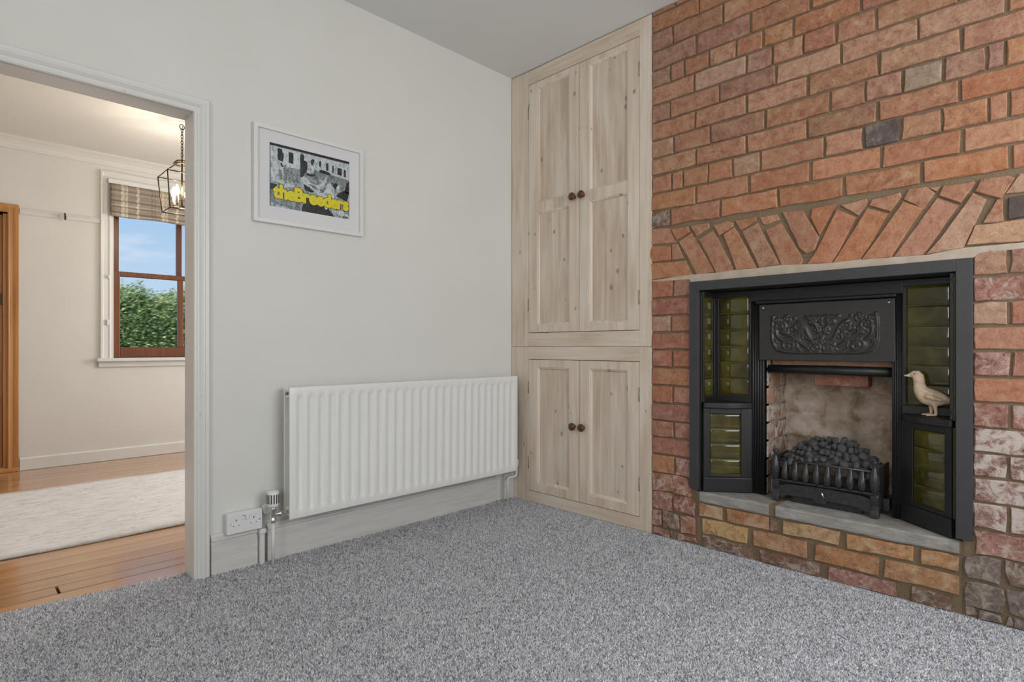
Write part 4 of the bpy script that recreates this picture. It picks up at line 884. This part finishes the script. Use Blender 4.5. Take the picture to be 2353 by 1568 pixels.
# ---------------------------------------------------------------- cupboards in the alcove
def cupboard(name, label, z0, z1, dz0, dz1, splits, knob_z, top_rail):
    t = empty(name, (0, -.509, z0)); tag(t, label, 'cupboard')
    S0_, S1_ = .004, BL-.002; a0, a1, mid = .149, .944, .546
    P = lambda s0, s1, q0, q1, x0, x1, nm, mt, par=t, bev=.0015: MB().sbox(s0, s1, q0, q1, x0, x1).build(nm, mt, par, bevel=bev)
    P(S0_, a0, z0, z1, 0, .022, 'stile', 'limed_pine_upright'); P(a1, S1_, z0, z1, 0, .022, 'stile', 'limed_pine_upright')
    P(a0, a1, z0, dz0, 0, .022, 'rail', 'limed_pine_cross'); P(a0, a1, dz1, z1, 0, .022, 'rail', 'limed_pine_cross')
    P(S0_, S1_, z0, z1, .045, .06, 'dark_backing', 'dark_slot', t, 0)  # near-black sheet, the shade inside the cupboard put into its colour
    for di, (d0, d1) in enumerate(((a0+.002, mid-.0015), (mid+.0015, a1-.002))):
        q0, q1 = dz0+.003, dz1-.003; st = .071; rh = (.046 if z0 > .5 else .052); rt = .030 if z0 > .5 else .045
        p0, p1 = d0+st, d1-st
        m = MB(); m.sbox(d0, p0, q0, q1, .0008, .024); m.sbox(p1, d1, q0, q1, .0008, .024)
        panels = []
        zs = [q0+rh]+[v for pr in splits for v in pr]+[q1-rt]
        m.sbox(p0, p1, q0, q0+rh, .0008, .024); m.sbox(p0, p1, q1-rt, q1, .0008, .024)
        for lo, hi in splits: m.sbox(p0, p1, lo, hi, .0008, .024)
        for i in range(0, len(zs), 2): panels.append((zs[i], zs[i+1]))
        dr_ = m.build('door', 'limed_pine_upright', t, bevel=.0015)
        for lo, hi in panels:
            MB().sbox(p0+.002, p1-.002, lo+.002, hi-.002, .014, .020).build('panel', 'limed_pine_panel', dr_)
            mm = MB(); bd = [(0, 0), (.002, .006), (.006, .009), (.012, .010), (.014, .0135), (0, .0135)]
            # bead round the panel: swept profile (distance from edge, depth)
            prof = [(0, .002), (.004, .004), (.008, .0055), (.011, .010), (.013, .0139), (0, .0139)]
            ring = [(p0, lo, 1, 1), (p1, lo, -1, 1), (p1, hi, -1, -1), (p0, hi, 1, -1)]
            vs = [(x, -(s+ds*u), z+dz_*u) for s, z, ds, dz_ in ring for u, x in prof]; k = len(prof)
            mm.add(vs, [(i*k+j, i*k+(j+1) % k, ((i+1) % 4)*k+(j+1) % k, ((i+1) % 4)*k+j) for i in range(4) for j in range(k)])
            mm.build('bead', 'limed_pine_upright', dr_)
        ks = mid-.033 if di == 0 else mid+.033
        MB().lathe([(.010, -.001), (.0095, .006), (.008, .012), (.012, .018), (.020, .021), (.0225, .026), (.022, .031), (.017, .036), (.008, .039), (.002, .0395)], (.001, -ks, knob_z), (-1, 0, 0), 20).build('knob', 'turned_wood', dr_)
        hs = d0 if di == 0 else d1
        for hzv in (q0+.17, q1-.17): MB().lathe([(.003, 0), (.003, .075)], (.0, -(hs+(-.001 if di == 0 else .001)), hzv-.0375), (0, 0, 1), 8).build('hinge', 'dull_brass', dr_)
    return t
cupboard('upper_cupboard', 'tall limed pine cupboard built in above, reaching the ceiling', .957, H-.006, 1.041, 2.575, [(1.776, 1.834)], 1.814, 0)
cupboard('lower_cupboard', 'short limed pine cupboard standing on the carpet beside the brickwork', .001, .955, .068, .880, [], .499, 0)

# ---------------------------------------------------------------- radiator
ra = empty('radiator', (-.77, -.06, 0)); tag(ra, 'white ribbed double panel radiator under the bare wall', 'radiator')
rx0, rx1, rz0, rz1, ry = -1.490, -.060, .192, .778, -.118
def ribbed(yf, sgn, name):
    nfl = 27; pit = (rx1-rx0-.05)/nfl; xs = [rx0, rx0+.004]; hs = [0, 1]
    cols = [(rx0, .006), (rx0+.003, .001), (rx0+.006, 0)]
    for k in range(nfl):
        c = rx0+.025+pit*(k+.5); w = pit*.5
        for d, hgt_ in ((-.46, 0), (-.29, .08), (-.19, .92), (-.14, 1), (.14, 1), (.19, .92), (.29, .08), (.46, 0)): cols.append((c+d*pit, hgt_*1j))
    cols += [(rx1-.006, 0), (rx1-.003, .001), (rx1, .006)]
    rows = [(rz0, .006, 0), (rz0+.003, .001, 0), (rz0+.006, 0, 0), (rz0+.034, 0, 0), (rz0+.044, 0, .45), (rz0+.056, 0, 1), (rz1-.056, 0, 1), (rz1-.044, 0, .45), (rz1-.036, 0, 0), (rz1-.006, 0, 0), (rz1-.003, .001, 0), (rz1, .006, 0)]
    vs = []
    for x, h in cols:
        for z, e_, wdw in rows:
            d = max(h.real if isinstance(h, complex) else h, e_)+(h.imag if isinstance(h, complex) else 0)*.009*wdw
            vs.append((x, yf+sgn*d, z))
    n1 = len(rows); mm = MB().add(vs, [(i*n1+j, (i+1)*n1+j, (i+1)*n1+j+1, i*n1+j+1) for i in range(len(cols)-1) for j in range(n1-1)], True)
    o = mm.build(name, 'radiator_enamel', ra); sd = o.modifiers.new('s', 'SOLIDIFY'); sd.thickness = .008; sd.offset = -1 if sgn > 0 else -1
    return o
ribbed(ry, 1, 'front_panel')
MB().box(rx0+.006, rx1-.006, -.052, -.040, rz0+.004, rz1-.004).build('back_panel', 'radiator_enamel', ra, bevel=.004)
m = MB(); k = 0
for x in np.arange(rx0+.05, rx1-.03, .035): m.box(x-.006, x+.006, -.1085, -.053, rz0+.05, rz1-.03)
m.build('convector_fins', 'radiator_enamel', ra)
MB().box(rx0+.012, rx1-.012, -.106, -.053, rz1-.03, rz1-.008).build('top_grille', 'radiator_enamel', ra, bevel=.002)
MB().box(rx0+.01, rx0+.03, -.106, -.053, rz0+.012, rz0+.05).build('end_boss', 'radiator_enamel', ra, bevel=.004)
MB().box(rx0+.01, rx0+.03, -.106, -.053, rz1-.05, rz1-.012).build('end_boss', 'radiator_enamel', ra, bevel=.004)
MB().lathe([(.008, 0), (.008, .012), (.004, .014)], (rx0+.012, -.08, rz1-.03), (-1, 0, 0), 10).build('bleed_valve', 'copper_pipe', ra)
for x in (-1.25, -.3): MB().box(x-.015, x+.015, -.041, -.001, rz0+.06, rz1-.08).build('bracket', 'radiator_enamel', ra)
vx, vy = -1.546, -.080
MB().lathe([(.0075, 0), (.0075, .195)], (vx, vy, .0), (0, 0, 1), 12).build('inlet_pipe', 'gloss_white', ra)
m = MB(); m.lathe([(.012, 0), (.014, .004), (.014, .016), (.011, .02), (.0125, .03), (.0125, .055), (.015, .058), (.015, .068)], (vx, vy, .188), (0, 0, 1), 12)
m.tube([(vx, vy, .222), (vx+.03, vy, .222), (rx0+.012, vy, .222)], [.009, .0085, .0085], 10); vb = m.build('valve_body', 'chrome', ra)
MB().lathe([(.013, 0), (.014, .002), (.014, .012), (.0125, .014)], (vx+.024, vy, .222), (1, 0, 0), 6).build('union_nut', 'chrome', vb)
vh = MB().lathe([(.019, 0), (.023, .006), (.025, .014), (.025, .060), (.023, .068), (.016, .072), (.004, .073)], (vx, vy, .256), (0, 0, 1), 24).build('valve_head', 'white_plastic', ra)
for k in range(14):
    a = 2*math.pi*k/14; c, s = math.cos(a), math.sin(a)
    mm = MB(); R0 = .0246; tw = .0022
    pts = [(R0*c+tw*s, R0*s-tw*c), (R0*c-tw*s, R0*s+tw*c), ((R0+.0012)*c-tw*s, (R0+.0012)*s+tw*c), ((R0+.0012)*c+tw*s, (R0+.0012)*s-tw*c)]
    mm.prism(pts, lambda x, y, w: (vx+x, vy+y, w), .274, .313); mm.build('slot', 'dark_slot', vh)
# right hand lockshield and tail pipe
MB().tube([(-.105, -.075, .0), (-.105, -.075, .135), (-.100, -.076, .148), (-.088, -.08, .152), (-.052, -.085, .152), (-.042, -.085, .16), (-.040, -.085, .172), (-.040, -.085, .21)], .0075, 10).build('outlet_pipe', 'gloss_white', ra)
MB().lathe([(.010, 0), (.011, .01), (.0135, .014), (.0135, .045), (.010, .05)], (-.040, -.085, .208), (0, 0, 1), 12).build('lockshield', 'white_plastic', ra)
MB().tube([(-.040, -.085, .222), (-.075, -.085, .222)], .008, 8).build('tail_piece', 'chrome', ra)
# boxed pipe chase beside the inlet pipe
ch = empty('pipe_cover', (-1.566, -.02, 0)); tag(ch, 'narrow white pipe cover let into the skirting by the radiator valve', 'pipe cover')
MB().box(-1.584, -1.562, -.036, 0, .0, .158).build('casing', 'gloss_white', ch, bevel=.006, seg=3)
MB().box(-1.587, -1.557, -.042, 0, .135, .157).build('collar', 'gloss_white', ch, bevel=.005, seg=3)
MB().lathe([(.020, 0), (.024, .006), (.024, .022), (.018, .028)], (-1.548, -.001, .236), (0, -1, 0), 20).build('wall_boss', 'gloss_white', ch)

# ---------------------------------------------------------------- double socket
so = empty('double_socket', (-1.648, 0, .158)); tag(so, 'white double wall socket just above the skirting beside the doorway', 'socket')
sx0, sx1, sz0, sz1 = -1.722, -1.576, .162, .250
MB().box(sx0+.001, sx1-.001, -.030, 0, sz0+.001, sz1-.001).build('back_box', 'white_plastic', so, bevel=.003)
pt = MB().box(sx0, sx1, -.039, -.030, sz0, sz1).build('faceplate', 'white_plastic', so, bevel=.003)
cxs = (sx0+sx1)/2
for gx_ in (-.036, .036):
    c = cxs+gx_
    for ddx, ddz, w, h in ((0, -.002, .0035, .007), (-.011, -.025, .0045, .003), (.011, -.025, .0045, .003)):
        MB().box(c+ddx-w/2, c+ddx+w/2, -.0396, -.0385, (sz0+sz1)/2+.014+ddz-h/2, (sz0+sz1)/2+.014+ddz+h/2).build('pin_hole', 'dark_slot', pt)
for kx, tilt in ((-.0075, 0), (.0075, .0025)):
    MB().box(cxs+kx-.0062, cxs+kx+.0062, -.0425-tilt, -.0388, sz1-.034, sz1-.014).build('rocker_switch', 'white_plastic', pt, bevel=.0012)
MB().box(cxs-.012, cxs-.003, -.0428, -.0424, sz1-.017, sz1-.0145).build('switch_mark', 'turned_wood', pt)
for sx_ in (sx0+.0125, sx1-.0125): MB().lathe([(.0042, 0), (.0038, .0016), (.001, .002)], (sx_, -.0388, (sz0+sz1)/2), (0, -1, 0), 10).build('screw', 'chrome', pt)

# ---------------------------------------------------------------- framed poster
po_ = empty('framed_poster', (-1.34, 0, 1.51)); tag(po_, 'white framed band poster with yellow lettering on the white wall', 'poster')
fx0, fx1, fz0, fz1 = -1.606, -1.072, 1.508, 1.940; fw = .017
prof = [(0, 0), (0, .024), (fw, .024), (fw, .006), (fw-.003, .006), (fw-.003, 0)]
ring = [(fx0, fz0, 1, 1), (fx1, fz0, -1, 1), (fx1, fz1, -1, -1), (fx0, fz1, 1, -1)]
vs = [(x+dx_*u, -y, z+dz_*u) for x, z, dx_, dz_ in ring for u, y in prof]; k = len(prof)
MB().add(vs, [(i*k+j, i*k+(j+1) % k, ((i+1) % 4)*k+(j+1) % k, ((i+1) % 4)*k+j) for i in range(4) for j in range(k)]).build('frame', 'frame_white', po_, bevel=.001)
ix0, ix1, iz0, iz1 = -1.533, -1.141, 1.586, 1.871
m = MB()
for (a, b, c, d) in ((fx0+fw-.002, ix0, fz0+fw-.002, fz1-fw+.002), (ix1, fx1-fw+.002, fz0+fw-.002, fz1-fw+.002), (ix0, ix1, fz0+fw-.002, iz0), (ix0, ix1, iz1, fz1-fw+.002)): m.box(a, b, -.010, -.003, c, d)
m.build('mount', 'mount_board', po_)
pr = MB().box(ix0-.002, ix1+.002, -.0065, -.003, iz0-.002, iz1+.002).build('print', 'print_grey', po_)
PW, PH = ix1-ix0, iz1-iz0
def flat(polys, y, name, mat):
    mm = MB()
    for p in polys:
        if len(p) == 5 and p[0] == 'e':
            _, cu, cv, ru, rv = p; p = [(cu+ru*math.cos(2*math.pi*i/16), cv+rv*math.sin(2*math.pi*i/16)) for i in range(16)]
        mm.add([(ix0+u*PW, y, iz0+v*PH) for u, v in p], [tuple(range(len(p)))])
    return tag(mm.build(name, mat, pr), kind='stuff')
flat([[(0, .965), (1, .965), (1, 1), (0, 1)], [(0, 0), (.012, 0), (.012, .95), (0, .95)]], -.0067, 'print_border', 'print_black')
# street backdrop: pale facade with dark openings, road, car roof
flat([[(.012, .70), (.36, .66), (.36, .955), (.012, .955)], [(.41, .72), (1, .64), (1, .955), (.41, .955)]], -.0068, 'print_facade', 'print_light')
flat([[(.42, .60), (1, .56), (1, .68), (.42, .74)], [(.17, .46), (.36, .44), (.37, .68), (.17, .68)], [(.012, .06), (.36, .0), (.37, .22), (.012, .30)]], -.00685, 'print_road', 'print_mid')
flat([[(.095, .80), (.15, .795), (.15, .935), (.095, .94)], [(.225, .745), (.28, .74), (.28, .915), (.225, .92)], [(.365, .56), (.41, .55), (.41, .93), (.365, .93)], [(.60, .80), (.625, .80), (.625, .89), (.60, .89)], [(.69, .76), (.72, .76), (.72, .885), (.69, .885)], [(.77, .75), (.79, .75), (.79, .87), (.77, .87)], [(.84, .735), (.90, .73), (.90, .85), (.84, .855)], [(.925, .72), (.955, .72), (.955, .84), (.925, .845)],
      [(.60, .705), (.64, .695), (.74, .69), (.76, .70), (.73, .735), (.68, .75), (.61, .75)], [(.0, .27), (.07, .25), (.09, .36), (.0, .37)], [(.38, .0), (.80, .0), (.72, .13), (.55, .19), (.42, .24)], [(.935, .46), (1, .44), (1, .66), (.965, .62)], [(.86, .06), (.99, .01), (.93, .15)], [(.82, .36), (.97, .30), (1, .46), (.93, .48), (.86, .42)]], -.0069, 'print_shapes', 'print_dark')
# three generic figures: clothes and arms, shading, then hair
flat([[(.015, .42), (.05, .40), (.16, .38), (.155, .55), (.165, .66), (.13, .735), (.09, .755), (.04, .70), (.02, .56)], [(.13, .655), (.22, .665), (.32, .685), (.345, .70), (.335, .72), (.28, .715), (.20, .725), (.13, .725)], ('e', .172, .815, .017, .04),
      [(.37, .54), (.405, .58), (.44, .57), (.50, .49), (.56, .475), (.63, .52), (.675, .63), (.70, .685), (.715, .665), (.69, .56), (.655, .46), (.60, .40), (.55, .385), (.48, .43), (.42, .45)], ('e', .462, .70, .022, .055), [(.47, .64), (.50, .66), (.53, .70), (.555, .78), (.575, .86), (.56, .885), (.535, .83), (.51, .74)],
      [(.55, .375), (.62, .40), (.68, .47), (.71, .545), (.75, .55), (.79, .50), (.81, .36), (.78, .28), (.6, .30)], ('e', .85, .515, .02, .042), [(.17, .33), (.25, .365), (.345, .35), (.33, .40), (.24, .42), (.18, .40)], ('e', .69, .14, .022, .04), [(.80, .10), (.90, .14), (.98, .08), (.99, .04), (.86, .04)]], -.0070, 'print_figures', 'print_light')
flat([[(.10, .50), (.13, .44), (.155, .46), (.14, .60), (.11, .62)], [(.44, .46), (.50, .445), (.55, .40), (.60, .415), (.56, .45), (.50, .47)], [(.60, .36), (.66, .38), (.70, .48), (.66, .46)], [(.13, .665), (.2, .67), (.2, .69), (.14, .69)]], -.00705, 'print_shading', 'print_mid')
flat([[(.10, .76), (.09, .82), (.105, .875), (.135, .90), (.165, .875), (.165, .80), (.15, .74), (.12, .745)], [(.375, .66), (.38, .78), (.41, .84), (.45, .83), (.455, .74), (.44, .66), (.41, .62)], [(.49, .86), (.52, .90), (.545, .88), (.52, .80), (.50, .79)], [(.785, .50), (.79, .56), (.82, .585), (.85, .56), (.83, .52), (.82, .47)], [(.435, .62), (.475, .60), (.53, .61), (.55, .66), (.52, .645), (.47, .63), (.46, .66)], [(.40, .46), (.46, .42), (.54, .36), (.50, .34), (.42, .36)]], -.0071, 'print_hair', 'print_dark')
def letter_mesh(ch):
    cu = bpy.data.curves.new('t', 'FONT'); cu.body = ch; cu.size = 1; cu.offset = .012; cu.fill_mode = 'FRONT'; cu.resolution_u = 4
    to = bpy.data.objects.new('t', cu); COL.objects.link(to); bpy.context.view_layer.update()
    me = bpy.data.meshes.new_from_object(to.evaluated_get(bpy.context.evaluated_depsgraph_get())); bpy.data.objects.remove(to)
    v = [(p.co.x, p.co.y) for p in me.vertices]; f = [tuple(p.vertices) for p in me.polygons]; bpy.data.meshes.remove(me)
    lo, hi = min(p[0] for p in v), max(p[0] for p in v); return [(x-lo, y) for x, y in v], f, hi-lo
def lettering(txt, x0, x1, z0, cap, y, rad, name, mat):
    # bold letters set tight: every letter is thickened by laying shifted copies over one another
    mm = MB(); pen = 0; items = []; zmax = 0
    for ch in txt:
        v, f, w = letter_mesh(ch); items.append((pen, v, f)); pen += w+.030; zmax = max(zmax, max(q[1] for q in v))
    kx = (x1-x0)/(pen-.030); kz = cap/zmax
    for px_, v, f in items:
        for k in range(9):
            ox, oz = (0, 0) if k == 8 else (rad*math.cos(k*math.pi/4), rad*math.sin(k*math.pi/4))
            mm.add([(x0+(px_+a)*kx+ox, y-k*.000004, z0+b*kz+oz) for a, b in v], f)
    return tag(mm.build(name, mat, pr), kind='stuff')
lettering('theBreeders', -1.514, -1.147, 1.630, .058, -.0073, .0062, 'lettering_outline', 'print_black')
lettering('theBreeders', -1.514, -1.147, 1.630, .058, -.0075, .0038, 'lettering', 'print_yellow')
